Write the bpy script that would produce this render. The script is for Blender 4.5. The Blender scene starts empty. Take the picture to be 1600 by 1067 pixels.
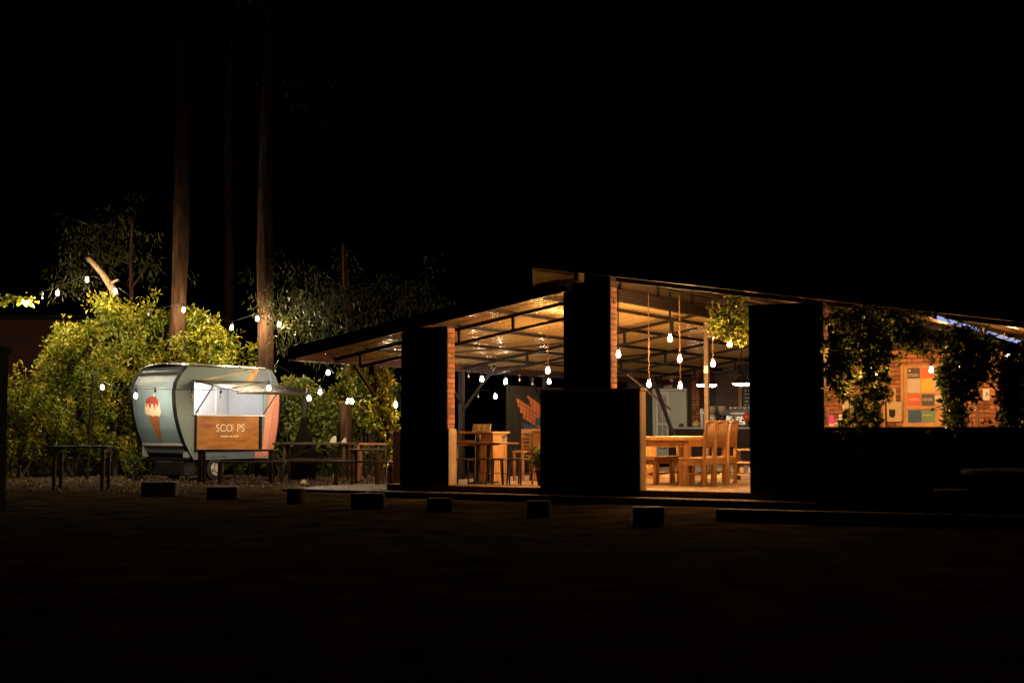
import bpy, math, random
import numpy as np
from mathutils import Vector, Matrix

# ------------------------------------------------------------------ camera, world, light
scene = bpy.context.scene
random.seed(7)
RNG = np.random.default_rng(11)
F = 2222.22                                    # 50 mm lens on a 36 mm frame, in pixels of the 1600 px photograph
TILT = math.atan((667 - 533.5) / F)
EYE = 1.15
cam_data = bpy.data.cameras.new('camera')
cam_data.lens = 50.0
cam_data.sensor_width = 36.0
cam_data.clip_end = 2000
cam = bpy.data.objects.new('camera', cam_data)
cam.location = (0, 0, EYE)
cam.rotation_euler = (math.pi / 2 + TILT, 0, 0)
scene.collection.objects.link(cam)
scene.camera = cam

world = bpy.data.worlds.new('World')
scene.world = world
world.use_nodes = True
wn = world.node_tree
sky = wn.nodes.new('ShaderNodeTexSky')
sky.sky_type = 'NISHITA'
sky.sun_disc = False
sky.sun_elevation = math.radians(-4)
sky.sun_rotation = math.radians(200)
wn.links.new(sky.outputs[0], wn.nodes['Background'].inputs[0])
wn.nodes['Background'].inputs[1].default_value = 0.0006

sun_data = bpy.data.lights.new('moon', 'SUN')
sun_data.energy = 0.001
sun_data.angle = math.radians(0.5)
sun_data.color = (1.0, 0.93, 0.82)
sun = bpy.data.objects.new('moon', sun_data)
sun.rotation_euler = (math.radians(40), 0, math.radians(-20))
scene.collection.objects.link(sun)

scene.view_settings.view_transform = 'Standard'
scene.view_settings.look = 'None'
scene.view_settings.exposure = 0.0
scene.view_settings.gamma = 1.0
scene.view_settings.use_curve_mapping = False
cy = scene.cycles
cy.use_denoising = True
cy.max_bounces = 6
cy.diffuse_bounces = 3
cy.glossy_bounces = 3
cy.transmission_bounces = 4
cy.transparent_max_bounces = 6
cy.sample_clamp_indirect = 3.0
cy.caustics_reflective = False
cy.caustics_refractive = False
cy.use_light_tree = True

# ------------------------------------------------------------------ survey helpers
ANG = math.radians(29.1)                       # the pavilion's front is turned by this much
ORG = (-1.05, 23.3)                            # right front corner of the left pillar
WU = (math.cos(ANG), -math.sin(ANG))
NV = (math.sin(ANG), math.cos(ANG))
BR = -ANG


def B(u, v, z):                                # pavilion coordinates (along front, into depth, up) to world
    return Vector((ORG[0] + u * WU[0] + v * NV[0], ORG[1] + u * WU[1] + v * NV[1], z))


def ray(x, y):
    cx = (x - 800) / F
    cyy = (533.5 - y) / F
    return (cx, math.cos(TILT) - math.sin(TILT) * cyy, math.sin(TILT) + math.cos(TILT) * cyy)


def at(x, y, Y):                               # a surveyed sight line at a known distance
    d = ray(x, y)
    s = Y / d[1]
    return Vector((d[0] * s, Y, EYE + d[2] * s))


def onv(x, y, v):                              # a sight line met with the pavilion plane at depth v -> (u, v, z)
    d = ray(x, y)
    s = (ORG[0] * NV[0] + ORG[1] * NV[1] + v) / (d[0] * NV[0] + d[1] * NV[1])
    p = (d[0] * s - ORG[0], d[1] * s - ORG[1])
    return (p[0] * WU[0] + p[1] * WU[1], v, EYE + d[2] * s)


# ------------------------------------------------------------------ materials
MATS = {}


def pm(name, col, rough=0.6, var=0.25, scale=6.0, bump=0.15, metal=0.0, stretch=(1, 1, 1), tint=None, rnd=0.0, spec=0.5, bscale=None, trans=0.0):
    if name in MATS:
        return MATS[name]
    m = bpy.data.materials.new(name)
    m.use_nodes = True
    nt = m.node_tree
    N, L = nt.nodes, nt.links
    bs = N['Principled BSDF']
    tc = N.new('ShaderNodeTexCoord')
    mp = N.new('ShaderNodeMapping')
    mp.inputs['Scale'].default_value = stretch
    L.new(tc.outputs['Object'], mp.inputs[0])
    nz = N.new('ShaderNodeTexNoise')
    nz.inputs['Scale'].default_value = scale
    nz.inputs['Detail'].default_value = 6
    nz.inputs['Roughness'].default_value = 0.62
    L.new(mp.outputs[0], nz.inputs['Vector'])
    rp = N.new('ShaderNodeValToRGB')
    t2 = tint or col
    rp.color_ramp.elements[0].position = 0.3
    rp.color_ramp.elements[1].position = 0.72
    rp.color_ramp.elements[0].color = tuple(c * (1 - var) for c in col) + (1,)
    rp.color_ramp.elements[1].color = tuple(min(1, c * (1 + var)) for c in t2) + (1,)
    L.new(nz.outputs['Fac'], rp.inputs[0])
    out = rp.outputs[0]
    if rnd > 0:
        oi = N.new('ShaderNodeObjectInfo')
        mr = N.new('ShaderNodeMapRange')
        mr.inputs['To Min'].default_value = 1 - rnd
        mr.inputs['To Max'].default_value = 1 + rnd
        L.new(oi.outputs['Random'], mr.inputs[0])
        mx = N.new('ShaderNodeVectorMath')
        mx.operation = 'SCALE'
        L.new(out, mx.inputs[0])
        L.new(mr.outputs[0], mx.inputs['Scale'])
        out = mx.outputs[0]
    L.new(out, bs.inputs['Base Color'])
    rr = N.new('ShaderNodeMapRange')
    rr.inputs['To Min'].default_value = max(0.03, rough - 0.1)
    rr.inputs['To Max'].default_value = min(1, rough + 0.1)
    L.new(nz.outputs['Fac'], rr.inputs[0])
    L.new(rr.outputs[0], bs.inputs['Roughness'])
    bs.inputs['Metallic'].default_value = metal
    bs.inputs['Specular IOR Level'].default_value = spec
    if bump > 0:
        n2 = N.new('ShaderNodeTexNoise')
        n2.inputs['Scale'].default_value = bscale or scale * 4
        n2.inputs['Detail'].default_value = 4
        L.new(mp.outputs[0], n2.inputs['Vector'])
        bp = N.new('ShaderNodeBump')
        bp.inputs['Strength'].default_value = bump
        bp.inputs['Distance'].default_value = 0.02
        L.new(n2.outputs['Fac'], bp.inputs['Height'])
        L.new(bp.outputs[0], bs.inputs['Normal'])
    if trans > 0:
        tr = N.new('ShaderNodeBsdfTranslucent')
        L.new(out, tr.inputs['Color'])
        ms = N.new('ShaderNodeMixShader')
        ms.inputs[0].default_value = trans
        L.new(bs.outputs[0], ms.inputs[1])
        L.new(tr.outputs[0], ms.inputs[2])
        L.new(ms.outputs[0], N['Material Output'].inputs['Surface'])
    MATS[name] = m
    return m


def leafmat(name, c1, c2, c3, rough=0.45, trans=0.35, spec=0.5):
    m = bpy.data.materials.new(name)
    m.use_nodes = True
    nt = m.node_tree
    N, L = nt.nodes, nt.links
    bs = N['Principled BSDF']
    a = N.new('ShaderNodeAttribute')
    a.attribute_name = 'tone'
    rp = N.new('ShaderNodeValToRGB')
    rp.color_ramp.elements[0].color = c1 + (1,)
    rp.color_ramp.elements[1].color = c3 + (1,)
    e = rp.color_ramp.elements.new(0.55)
    e.color = c2 + (1,)
    L.new(a.outputs['Fac'], rp.inputs[0])
    L.new(rp.outputs[0], bs.inputs['Base Color'])
    bs.inputs['Roughness'].default_value = rough
    bs.inputs['Specular IOR Level'].default_value = spec
    tr = N.new('ShaderNodeBsdfTranslucent')
    L.new(rp.outputs[0], tr.inputs['Color'])
    ms = N.new('ShaderNodeMixShader')
    ms.inputs[0].default_value = trans
    L.new(bs.outputs[0], ms.inputs[1])
    L.new(tr.outputs[0], ms.inputs[2])
    L.new(ms.outputs[0], N['Material Output'].inputs['Surface'])
    MATS[name] = m
    return m


def emat(name, col, s):
    if name in MATS:
        return MATS[name]
    m = bpy.data.materials.new(name)
    m.use_nodes = True
    nt = m.node_tree
    nt.nodes.remove(nt.nodes['Principled BSDF'])
    e = nt.nodes.new('ShaderNodeEmission')
    e.inputs[0].default_value = col + (1,)
    e.inputs[1].default_value = s
    nt.links.new(e.outputs[0], nt.nodes['Material Output'].inputs[0])
    MATS[name] = m
    return m


def glass(name, col=(0.9, 0.95, 0.95), rough=0.05, mixw=0.25):
    m = bpy.data.materials.new(name)
    m.use_nodes = True
    nt = m.node_tree
    N, L = nt.nodes, nt.links
    bs = N['Principled BSDF']
    bs.inputs['Base Color'].default_value = col + (1,)
    bs.inputs['Roughness'].default_value = rough
    tp = N.new('ShaderNodeBsdfTransparent')
    tp.inputs[0].default_value = col + (1,)
    ms = N.new('ShaderNodeMixShader')
    ms.inputs[0].default_value = mixw
    L.new(tp.outputs[0], ms.inputs[1])
    L.new(bs.outputs[0], ms.inputs[2])
    L.new(ms.outputs[0], N['Material Output'].inputs['Surface'])
    MATS[name] = m
    return m


M_soil = pm('soil', (0.036, 0.025, 0.016), 0.95, 0.55, 1.6, 0.9, tint=(0.058, 0.041, 0.026), bscale=14, spec=0.0)
M_concrete = pm('concrete', (0.085, 0.05, 0.026), 0.85, 0.3, 2.5, 0.3)
M_floor = pm('screed', (0.30, 0.18, 0.085), 0.6, 0.35, 1.3, 0.12, tint=(0.36, 0.23, 0.11), spec=.3)
M_mortar = pm('mortar', (0.06, 0.036, 0.022), 0.95, 0.3, 20, 0.5)
M_brick = pm('brick', (0.36, 0.135, 0.055), 0.9, 0.35, 14, 0.6, rnd=0.38, tint=(0.46, 0.18, 0.08))
M_dbrick = pm('painted_brick', (0.10, 0.075, 0.06), 0.6, 0.3, 14, 0.5, rnd=0.25)
M_plaster = pm('plaster', (0.36, 0.25, 0.145), 0.9, 0.25, 2.2, 0.35, tint=(0.40, 0.29, 0.175))
M_front = pm('front_shade', (0.035, 0.03, 0.026), 0.9, 0.5, 5.0, 0.5, spec=0.1)  # near-black colour stands in for shade on the unlit fronts
M_dwall = pm('dark_wall', (0.035, 0.033, 0.032), 0.75, 0.3, 2.0, 0.2)
M_steel = pm('dark_steel', (0.012, 0.008, 0.006), 0.55, 0.3, 8, 0.1, spec=0.2)
M_sheet = pm('roof_sheet', (0.70, 0.51, 0.24), 0.22, 0.08, 0.8, 0.0, metal=0.55, rnd=0.12)
M_sheet2 = pm('roof_sheet_brown', (0.36, 0.24, 0.12), 0.3, 0.1, 0.8, 0.0, metal=0.8, rnd=0.12)
M_wood = pm('honey_wood', (0.40, 0.205, 0.078), 0.5, 0.4, 3.0, 0.2, stretch=(1, 9, 9), tint=(0.47, 0.26, 0.11))
M_woodz = pm('honey_wood_upright', (0.36, 0.18, 0.068), 0.5, 0.4, 3.0, 0.2, stretch=(9, 9, 1), tint=(0.42, 0.23, 0.095))
M_greywood = pm('weathered_wood', (0.036, 0.023, 0.014), 0.8, 0.4, 3.0, 0.35, stretch=(1, 9, 9), spec=0.15)
M_darkwood = pm('dark_wood', (0.03, 0.017, 0.011), 0.6, 0.4, 3.0, 0.2, stretch=(1, 8, 8), spec=0.15)
M_blackpaint = pm('black_metal', (0.016, 0.015, 0.015), 0.45, 0.3, 6, 0.05)
M_cream = pm('cream_board', (0.52, 0.43, 0.28), 0.8, 0.25, 3, 0.2)
M_white = pm('white_enamel', (0.76, 0.75, 0.73), 0.4, 0.08, 4, 0.03)
M_chrome = pm('brushed_steel', (0.66, 0.64, 0.6), 0.28, 0.12, 5, 0.05, metal=0.95)
M_rope = pm('rope', (0.22, 0.12, 0.05), 0.95, 0.35, 30, 0.8)
M_wire = pm('black_cable', (0.008, 0.008, 0.008), 0.7, 0.2, 20, 0.0, spec=0.15)
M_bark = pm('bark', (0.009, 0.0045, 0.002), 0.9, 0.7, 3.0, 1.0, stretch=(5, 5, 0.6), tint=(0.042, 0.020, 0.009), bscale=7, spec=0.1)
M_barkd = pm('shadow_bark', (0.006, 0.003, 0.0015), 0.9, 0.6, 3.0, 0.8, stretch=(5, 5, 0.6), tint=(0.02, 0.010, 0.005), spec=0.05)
M_bark2 = pm('pale_bark', (0.19, 0.12, 0.06), 0.85, 0.4, 4.0, 0.6, stretch=(5, 5, 0.7))
M_stem = pm('stem', (0.07, 0.05, 0.03), 0.9, 0.4, 12, 0.4)
M_door = pm('grey_green_door', (0.56, 0.62, 0.54), 0.5, 0.1, 3, 0.05)
M_red = pm('red_glaze', (0.26, 0.03, 0.028), 0.5, 0.3, 4, 0.1)
M_leaf = leafmat('leaf_hedge', (0.08, 0.11, 0.006), (0.19, 0.195, 0.01), (0.36, 0.29, 0.018), spec=0.4)
M_leafd = leafmat('leaf_shrub', (0.05, 0.075, 0.012), (0.11, 0.13, 0.02), (0.20, 0.18, 0.03), spec=0.4)
M_euc = leafmat('leaf_eucalypt', (0.018, 0.022, 0.005), (0.04, 0.042, 0.009), (0.085, 0.075, 0.018), rough=0.4, spec=0.3)
M_ivy = leafmat('leaf_vine', (0.06, 0.095, 0.012), (0.12, 0.155, 0.02), (0.24, 0.22, 0.04), rough=0.25, trans=0.45)
M_litter = leafmat('fallen_leaf', (0.05, 0.028, 0.012), (0.09, 0.05, 0.022), (0.26, 0.18, 0.09), rough=0.7, trans=0.1)
WARM = (1.0, 0.54, 0.20)
SOFT = (1.0, 0.80, 0.52)
M_bulb = emat('warm_bulb', WARM, 1950)
M_rbulb = emat('dim_warm_bulb', WARM, 830)
M_sbulb = emat('string_bulb', SOFT, 2000)
M_sbulb2 = emat('low_string_bulb', SOFT, 1030)
M_sbulb3 = emat('dim_string_bulb', SOFT, 540)
M_cbulb = emat('pale_string_bulb', (1.0, 0.86, 0.74), 220)
M_dead = pm('unlit_bulb', (0.42, 0.42, 0.40), 0.15, 0.05, 3, 0.0)


# ------------------------------------------------------------------ mesh helpers
class MB:
    def __init__(self):
        self.v, self.f = [], []

    def add(self, vs, fs):
        o = len(self.v)
        self.v += [tuple(p) for p in vs]
        self.f += [tuple(i + o for i in q) for q in fs]
        return self

    def box(self, c, s, rot=None):
        hx, hy, hz = s[0] / 2, s[1] / 2, s[2] / 2
        p = [Vector((x, y, z)) for z in (-hz, hz) for y in (-hy, hy) for x in (-hx, hx)]
        if rot is not None:
            p = [rot @ q for q in p]
        c = Vector(c)
        return self.add([q + c for q in p], [(0, 2, 3, 1), (4, 5, 7, 6), (0, 1, 5, 4), (2, 6, 7, 3), (0, 4, 6, 2), (1, 3, 7, 5)])

    def bb(self, x0, x1, y0, y1, z0, z1):
        return self.box(((x0 + x1) / 2, (y0 + y1) / 2, (z0 + z1) / 2), (abs(x1 - x0), abs(y1 - y0), abs(z1 - z0)))

    def bar(self, p, q, w, h):
        p, q = Vector(p), Vector(q)
        d = q - p
        ln = d.length
        x = d.normalized()
        up = Vector((0, 0, 1)) if abs(x.z) < 0.95 else Vector((0, 1, 0))
        y = up.cross(x).normalized()
        z = x.cross(y)
        r = Matrix((x, y, z)).transposed()
        return self.box((p + q) / 2, (ln, w, h), r)

    def tube(self, pts, rad, n=8, cap=True):
        pts = [Vector(p) for p in pts]
        m = len(pts)
        rs = rad if isinstance(rad, (list, tuple)) else [rad] * m
        rings = []
        prev = None
        for i in range(m):
            d = (pts[min(i + 1, m - 1)] - pts[max(i - 1, 0)]).normalized()
            if prev is None:
                a = Vector((1, 0, 0)) if abs(d.x) < 0.8 else Vector((0, 1, 0))
                prev = (a - d * a.dot(d)).normalized()
            else:
                prev = (prev - d * prev.dot(d)).normalized()
            b = d.cross(prev)
            rings.append([pts[i] + (prev * math.cos(2 * math.pi * k / n) + b * math.sin(2 * math.pi * k / n)) * rs[i] for k in range(n)])
        vs = [p for r in rings for p in r]
        fs = [(i * n + k, i * n + (k + 1) % n, (i + 1) * n + (k + 1) % n, (i + 1) * n + k) for i in range(m - 1) for k in range(n)]
        if cap:
            fs += [tuple(range(n))[::-1], tuple((m - 1) * n + k for k in range(n))]
        return self.add(vs, fs)

    def lathe(self, prof, n=14, c=(0, 0, 0)):
        vs, fs = [], []
        for r, z in prof:
            for k in range(n):
                a = 2 * math.pi * k / n
                vs.append((c[0] + r * math.cos(a), c[1] + r * math.sin(a), c[2] + z))
        m = len(prof)
        for i in range(m - 1):
            for k in range(n):
                fs.append((i * n + k, i * n + (k + 1) % n, (i + 1) * n + (k + 1) % n, (i + 1) * n + k))
        fs += [tuple(range(n))[::-1], tuple((m - 1) * n + k for k in range(n))]
        return self.add(vs, fs)

    def prism(self, poly, axis, a, b):
        # poly of 2-D points extruded along axis ('x','y','z') from a to b
        def P(p, t):
            return {'x': (t, p[0], p[1]), 'y': (p[0], t, p[1]), 'z': (p[0], p[1], t)}[axis]
        n = len(poly)
        return self.add([P(p, a) for p in poly] + [P(p, b) for p in poly],
                        [tuple(range(n))[::-1], tuple(range(n, 2 * n))] + [(i, (i + 1) % n, n + (i + 1) % n, n + i) for i in range(n)])

    def mesh(self, name, mat, smooth=False):
        me = bpy.data.meshes.new(name)
        me.from_pydata(self.v, [], self.f)
        me.validate()
        if smooth:
            me.polygons.foreach_set('use_smooth', [True] * len(me.polygons))
        if mat:
            me.materials.append(mat)
        me.update()
        return me

    def build(self, name, mat, parent=None, smooth=False, bevel=0.0, loc=None, rz=0.0):
        o = bpy.data.objects.new(name, self.mesh(name, mat, smooth))
        if bevel:
            b = o.modifiers.new('bevel', 'BEVEL')
            b.width = bevel
            b.segments = 1
            b.limit_method = 'ANGLE'
        link(o, parent, loc, rz)
        return o


COL = scene.collection


def link(o, parent=None, loc=None, rz=0.0):
    COL.objects.link(o)
    if parent is not None:
        o.parent = parent
    if loc is not None:
        o.location = loc
    if rz:
        o.rotation_euler.z = rz
    return o


def tag(o, label=None, cat=None, group=None, kind=None):
    if label:
        o['label'] = label
    if cat:
        o['category'] = cat
    if group:
        o['group'] = group
    if kind:
        o['kind'] = kind
    return o


def thing(name, label, cat, loc=(0, 0, 0), rz=0.0, group=None):
    o = bpy.data.objects.new(name, None)
    o.empty_display_size = 0.2
    link(o, None, loc, rz)
    return tag(o, label, cat, group)


def bthing(name, label, cat, u, v, z, group=None, rz=0.0):
    return thing(name, label, cat, B(u, v, z), BR + rz, group)


def inst(name, me, parent, loc, rz=0.0, scale=None, rot=None):
    o = bpy.data.objects.new(name, me)
    link(o, parent, loc)
    o.rotation_euler = rot if rot else (0, 0, rz)
    if scale:
        o.scale = scale
    return o


def copy_tree(o, parent=None):
    c = o.copy()
    COL.objects.link(c)
    c.parent = parent
    for ch in list(o.children):
        copy_tree(ch, c)
    return c


# leaves: many small folded faces in one mesh ---------------------------------------
def leaf_mesh(name, centres, radii, counts, L, Wd, mat, droop=0.0, tone=None, squash=1.0, shell=0.0):
    cs = np.repeat(np.asarray(centres, float), counts, axis=0)
    rr = np.repeat(np.asarray(radii, float), counts)
    n = len(cs)
    d = RNG.normal(size=(n, 3))
    d /= np.linalg.norm(d, axis=1)[:, None]
    t = RNG.random(n) ** (1 / 3)
    if shell:
        t = shell + (1 - shell) * t
    off = d * (rr * t)[:, None]
    off[:, 2] *= squash
    base = cs + off
    ax = RNG.normal(size=(n, 3)) + d * 0.7
    ax[:, 2] -= droop
    ax /= np.linalg.norm(ax, axis=1)[:, None]
    sd = np.cross(ax, RNG.normal(size=(n, 3)))
    sd /= np.linalg.norm(sd, axis=1)[:, None] + 1e-9
    nm = np.cross(ax, sd)
    ln = L * (0.6 + 0.8 * RNG.random(n))[:, None]
    wd = Wd * (0.7 + 0.6 * RNG.random(n))[:, None]
    fold = wd * 0.35
    v0 = base
    v1 = base + ax * ln * 0.45 + sd * wd * 0.5 + nm * fold
    v2 = base + ax * ln - nm * fold * 0.4
    v3 = base + ax * ln * 0.45 - sd * wd * 0.5 + nm * fold
    V = np.stack([v0, v1, v2, v3], 1).reshape(-1, 3)
    i = np.arange(n)[:, None] * 4
    T = np.concatenate([i + [[0, 1, 2]], i + [[0, 2, 3]]], 1).reshape(-1, 3)
    me = bpy.data.meshes.new(name)
    me.vertices.add(len(V))
    me.vertices.foreach_set('co', V.ravel())
    me.loops.add(T.size)
    me.loops.foreach_set('vertex_index', T.ravel().astype(np.int32))
    me.polygons.add(len(T))
    me.polygons.foreach_set('loop_start', np.arange(0, T.size, 3, dtype=np.int32))
    me.polygons.foreach_set('loop_total', np.full(len(T), 3, dtype=np.int32))
    me.update(calc_edges=True)
    tb = np.repeat(np.clip(RNG.normal(0.5, 0.22, len(counts)), 0, 1) if tone is None else np.asarray(tone), counts)
    tv = np.clip(tb + RNG.normal(0, 0.16, n), 0, 1)
    at_ = me.attributes.new('tone', 'FLOAT', 'FACE')
    at_.data.foreach_set('value', np.repeat(tv, 2).astype(np.float32))
    me.materials.append(mat)
    return me


# bricks ---------------------------------------------------------------------------
BRICK = {}


def brick_mesh(mat):
    if mat.name not in BRICK:
        m = MB()
        # a unit brick with slightly worn corners
        c = 0.03
        m.add([(-.5 + c, -.5, -.5 + c), (.5 - c, -.5, -.5 + c), (.5 - c, -.5, .5 - c), (-.5 + c, -.5, .5 - c),
               (-.5, -.5 + c, -.5 + c), (.5, -.5 + c, -.5 + c), (.5, -.5 + c, .5 - c), (-.5, -.5 + c, .5 - c),
               (-.5, .5, -.5), (.5, .5, -.5), (.5, .5, .5), (-.5, .5, .5),
               (-.5 + c, -.5 + c, -.5), (.5 - c, -.5 + c, -.5), (.5 - c, -.5 + c, .5), (-.5 + c, -.5 + c, .5)],
              [(0, 1, 2, 3), (4, 0, 3, 7), (1, 5, 6, 2), (3, 2, 14, 15), (12, 13, 1, 0), (5, 9, 10, 6), (8, 4, 7, 11), (9, 8, 11, 10),
               (15, 14, 10, 11), (8, 9, 13, 12), (7, 3, 15), (2, 6, 14), (0, 4, 12), (5, 1, 13), (11, 7, 15), (6, 10, 14), (12, 4, 8), (13, 9, 5)])
        BRICK[mat.name] = m.mesh('brick', mat)
    return BRICK[mat.name]


def brick_row(parent, mat, x0, x1, y, z0, z1, depth, bl=0.225, ch=0.083, phase=0, skip=None, rz=0):
    # bricks along x in courses from z0 to z1; front face toward -y at y
    me = brick_mesh(mat)
    nz_ = int(round((z1 - z0) / ch))
    n = 0
    for k in range(nz_):
        z = z0 + (k + 0.5) * ch
        x = x0
        first = bl / 2 if (k + phase) % 2 else bl
        while x < x1 - 0.02:
            ln = min(first, x1 - x)
            if x1 - x - ln < 0.05:
                ln = x1 - x
            if not (skip and skip(x, x + ln, z)):
                j = random.uniform(-0.004, 0.004)
                inst('brick', me, parent, (x + ln / 2, y + depth / 2 + j, z + random.uniform(-.002, .002)),
                     scale=(ln - 0.012, depth, ch - 0.014), rot=(random.uniform(-.01, .01), random.uniform(-.006, .006), random.uniform(-.01, .01)))
                n += 1
            x += ln
            first = bl
    return n


# ================================================================== SETTING
g = MB()
gx = [-400, -60, -20, 20, 60, 400]
gy = [-50, 5, 15, 35, 60, 800]
for i in range(5):
    for j in range(5):
        g.add([(gx[i], gy[j], 0), (gx[i + 1], gy[j], 0), (gx[i + 1], gy[j + 1], 0), (gx[i], gy[j + 1], 0)], [(0, 1, 2, 3)])
tag(g.build('ground', M_soil), kind='structure')
# pavilion floor slab and its front step
fl = MB().bb(-1.2, 10.2, 0.0, 16.4, 0.004, 0.2)
tag(fl.build('pavilion_floor', M_floor, loc=B(0, 0, 0), rz=BR, bevel=0.01), kind='structure')
st = MB().bb(-1.25, 6.3, -0.45, -0.004, 0.003, 0.1)
tag(st.build('front_step', M_concrete, loc=B(0, 0, 0), rz=BR, bevel=0.012), kind='structure')
sl = MB().bb(-1.1, 0.75, -1.5, 1.1, 0.004, 0.05)
tag(sl.build('concrete_path', M_concrete, loc=(-2.45, 26.4, 0), rz=BR, bevel=0.01), kind='structure')

# fallen leaves round the trailer
n = 5200
c = np.stack([RNG.uniform(-11, -0.5, n), RNG.uniform(24.5, 33.5, n), RNG.uniform(0.004, 0.02, n)], 1)
keep = RNG.random(n) < np.clip((c[:, 1] - 23.5) / 5, 0.05, 1)
c = c[keep]
lm = leaf_mesh('leaf_litter', c, np.full(len(c), 0.01), np.ones(len(c), int), 0.055, 0.03, M_litter)
tag(link(bpy.data.objects.new('leaf_litter', lm)), 'dry fallen leaves scattered over the dirt round the trailer', 'leaves', kind='stuff')

# ================================================================== PAVILION ROOFS
EU, EZ, SL = -2.94, 2.45, 0.1768               # eave of the lean-to roof
RU, RZ = 2.25, 2.45 + 0.1768 * (2.25 + 2.94)   # its upper edge
roofz = lambda u: EZ + SL * (u - EU)
uproof = lambda u: 3.63 - 0.153 * (u - 1.78)


def sheet_mesh(name, u0, u1, zf, width, pitch, amp, mat):
    m = MB()
    nw = int(round(width / pitch)) * 14
    rows = 5
    for i in range(nw + 1):
        v = width * i / nw
        h = amp * math.tanh(2.6 * math.cos(2 * math.pi * v / pitch))
        for r in range(rows):
            u = u0 + (u1 - u0) * r / (rows - 1)
            m.v.append((u, v, zf(u) + h))
    for i in range(nw):
        for r in range(rows - 1):
            a = i * rows + r
            m.f.append((a, a + 1, a + rows + 1, a + rows))
    return m.mesh(name, mat, True)


lean = bthing('lean_to_roof', 'corrugated metal lean-to roof rising from the garden eave over the left bay', 'roof', 0, 0, 0)
sm = sheet_mesh('roof_sheet', EU - 0.06, RU + 0.05, roofz, 0.80, 0.2, 0.03, M_sheet)
for k in range(21):
    o = inst('roof_sheet', sm, lean, (0, -0.3 + k * 0.80, 0.02 + (k % 2) * 0.004))
    o.rotation_euler = (random.uniform(-.004, .004), random.uniform(-.002, .002), 0)
MB().prism([(EU - .08, roofz(EU) - .15), (RU, roofz(RU) - .15), (RU, roofz(RU) + .075), (EU - .08, roofz(EU - .08) + .075)], 'y', -0.36, -0.31).build('fascia', M_steel, lean)
for k, v in enumerate((0.85, 5.3, 9.8, 14.3)):
    tr = MB()
    tr.bar((EU + .05, v, roofz(EU + .05) - .1), (RU, v, roofz(RU) - .1), .05, .06)
    t = tr.build('truss', M_steel, lean)
    MB().bar((EU + .6, v, roofz(EU + .6) - .34), (RU, v, roofz(RU) - .36), .05, .05).build('lower_chord', M_steel, t)
    for uu in (-2.34, -1.4, -0.3, 0.75, 1.75):
        MB().bar((uu, v, roofz(uu) - .13), (uu, v, roofz(uu) - .335), .045, .045).build('strut', M_steel, t)
for uu in (-2.2, -1.35, -0.3, 0.75, 1.7):
    MB().bb(uu - .03, uu + .03, -.3, 16.3, roofz(uu) - .085, roofz(uu) - .032).build('purlin', M_steel, lean)
MB().bb(EU - .05, EU + .05, -.3, 16.3, roofz(EU) - .16, roofz(EU) - .02).build('eave_beam', pm('red_oxide_steel', (0.05, 0.017, 0.010), 0.5, 0.3, 5, 0.1, spec=.2), lean)
MB().bb(RU - .06, RU + .06, -.25, 16.3, roofz(RU) - .12, roofz(RU) - .03).build('ridge_beam', M_steel, lean)
for (va, vb) in ((0.85, 5.3), (5.3, 9.8)):
    MB().bar((EU + .1, va, roofz(EU + .1) - .16), (0.2, vb, roofz(0.2) - .16), .035, .035).build('wind_brace', M_steel, lean)

uproof_t = bthing('upper_roof', 'dark upper roof sloping down to the right over the dining bay', 'roof', 0, 0, 0)
sm2 = sheet_mesh('roof_sheet', 1.70, 10.4, lambda u: uproof(u) + .14, 0.80, 0.2, 0.024, M_sheet2)
for k in range(15):
    inst('roof_sheet', sm2, uproof_t, (0, -0.4 + k * 0.80, 0.012 + (k % 2) * 0.004))
MB().prism([(1.72, uproof(1.72)), (10.4, uproof(10.4)), (10.4, uproof(10.4) + .19), (1.72, uproof(1.72) + .19)], 'y', -0.47, -0.42).build('fascia', M_steel, uproof_t)
for uu in (2.9, 4.0, 5.2, 6.4, 7.5, 8.7):
    MB().bb(uu - .03, uu + .03, -.38, 12.0, uproof(uu) + .04, uproof(uu) + .115).build('purlin', M_steel, uproof_t)
for v in (0.5, 5.3, 9.8):
    MB().bar((2.4, v, uproof(2.4) + .0), (10.2, v, uproof(10.2) + .0), .06, .07).build('rafter', M_steel, uproof_t)

MB().bb(RU + .051, RU + .066, -.3, 16.3, roofz(RU) - .06, roofz(RU) + .075).build('flashing', M_steel, lean)
cl = bthing('clerestory_window', 'narrow dusty clerestory glazing between the two roofs', 'window', RU, 0, 0)
M_pane = glass('dusty_glass', (0.05, 0.04, 0.028), 0.35, 0.8)
zz0, zz1 = roofz(RU) + .04, uproof(RU) + .10
for k in range(7):
    v0 = 0.25 + k * 1.6
    MB().bb(-.006, .006, v0 + .04, v0 + 1.56, zz0 + .03, zz1 - .03).build('pane', M_pane, cl)
    MB().bb(-.03, .03, v0 - .035, v0 + .035, zz0, zz1).build('mullion', M_steel, cl)
MB().bb(-.035, .035, .2, 11.5, zz0 - .02, zz0 + .02).build('rail', M_steel, cl)

gp = bthing('gable_panel', 'pale translucent gable panel under the high end of the upper roof', 'panel', 0, 0, 0)
M_poly = pm('fibreglass', (0.62, 0.50, 0.30), 0.6, 0.2, 5, 0.15, trans=0.7)
MB().prism([(1.78, 3.30), (2.50, 3.33), (2.50, uproof(2.5) - .004), (1.78, uproof(1.78) - .004)], 'y', -0.375, -0.367).build('sheet', M_poly, gp)
MB().bar((1.78, -.39, uproof(1.78) - .03), (2.50, -.39, uproof(2.5) - .03), .02, .03).build('batten', M_poly, gp)

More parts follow.
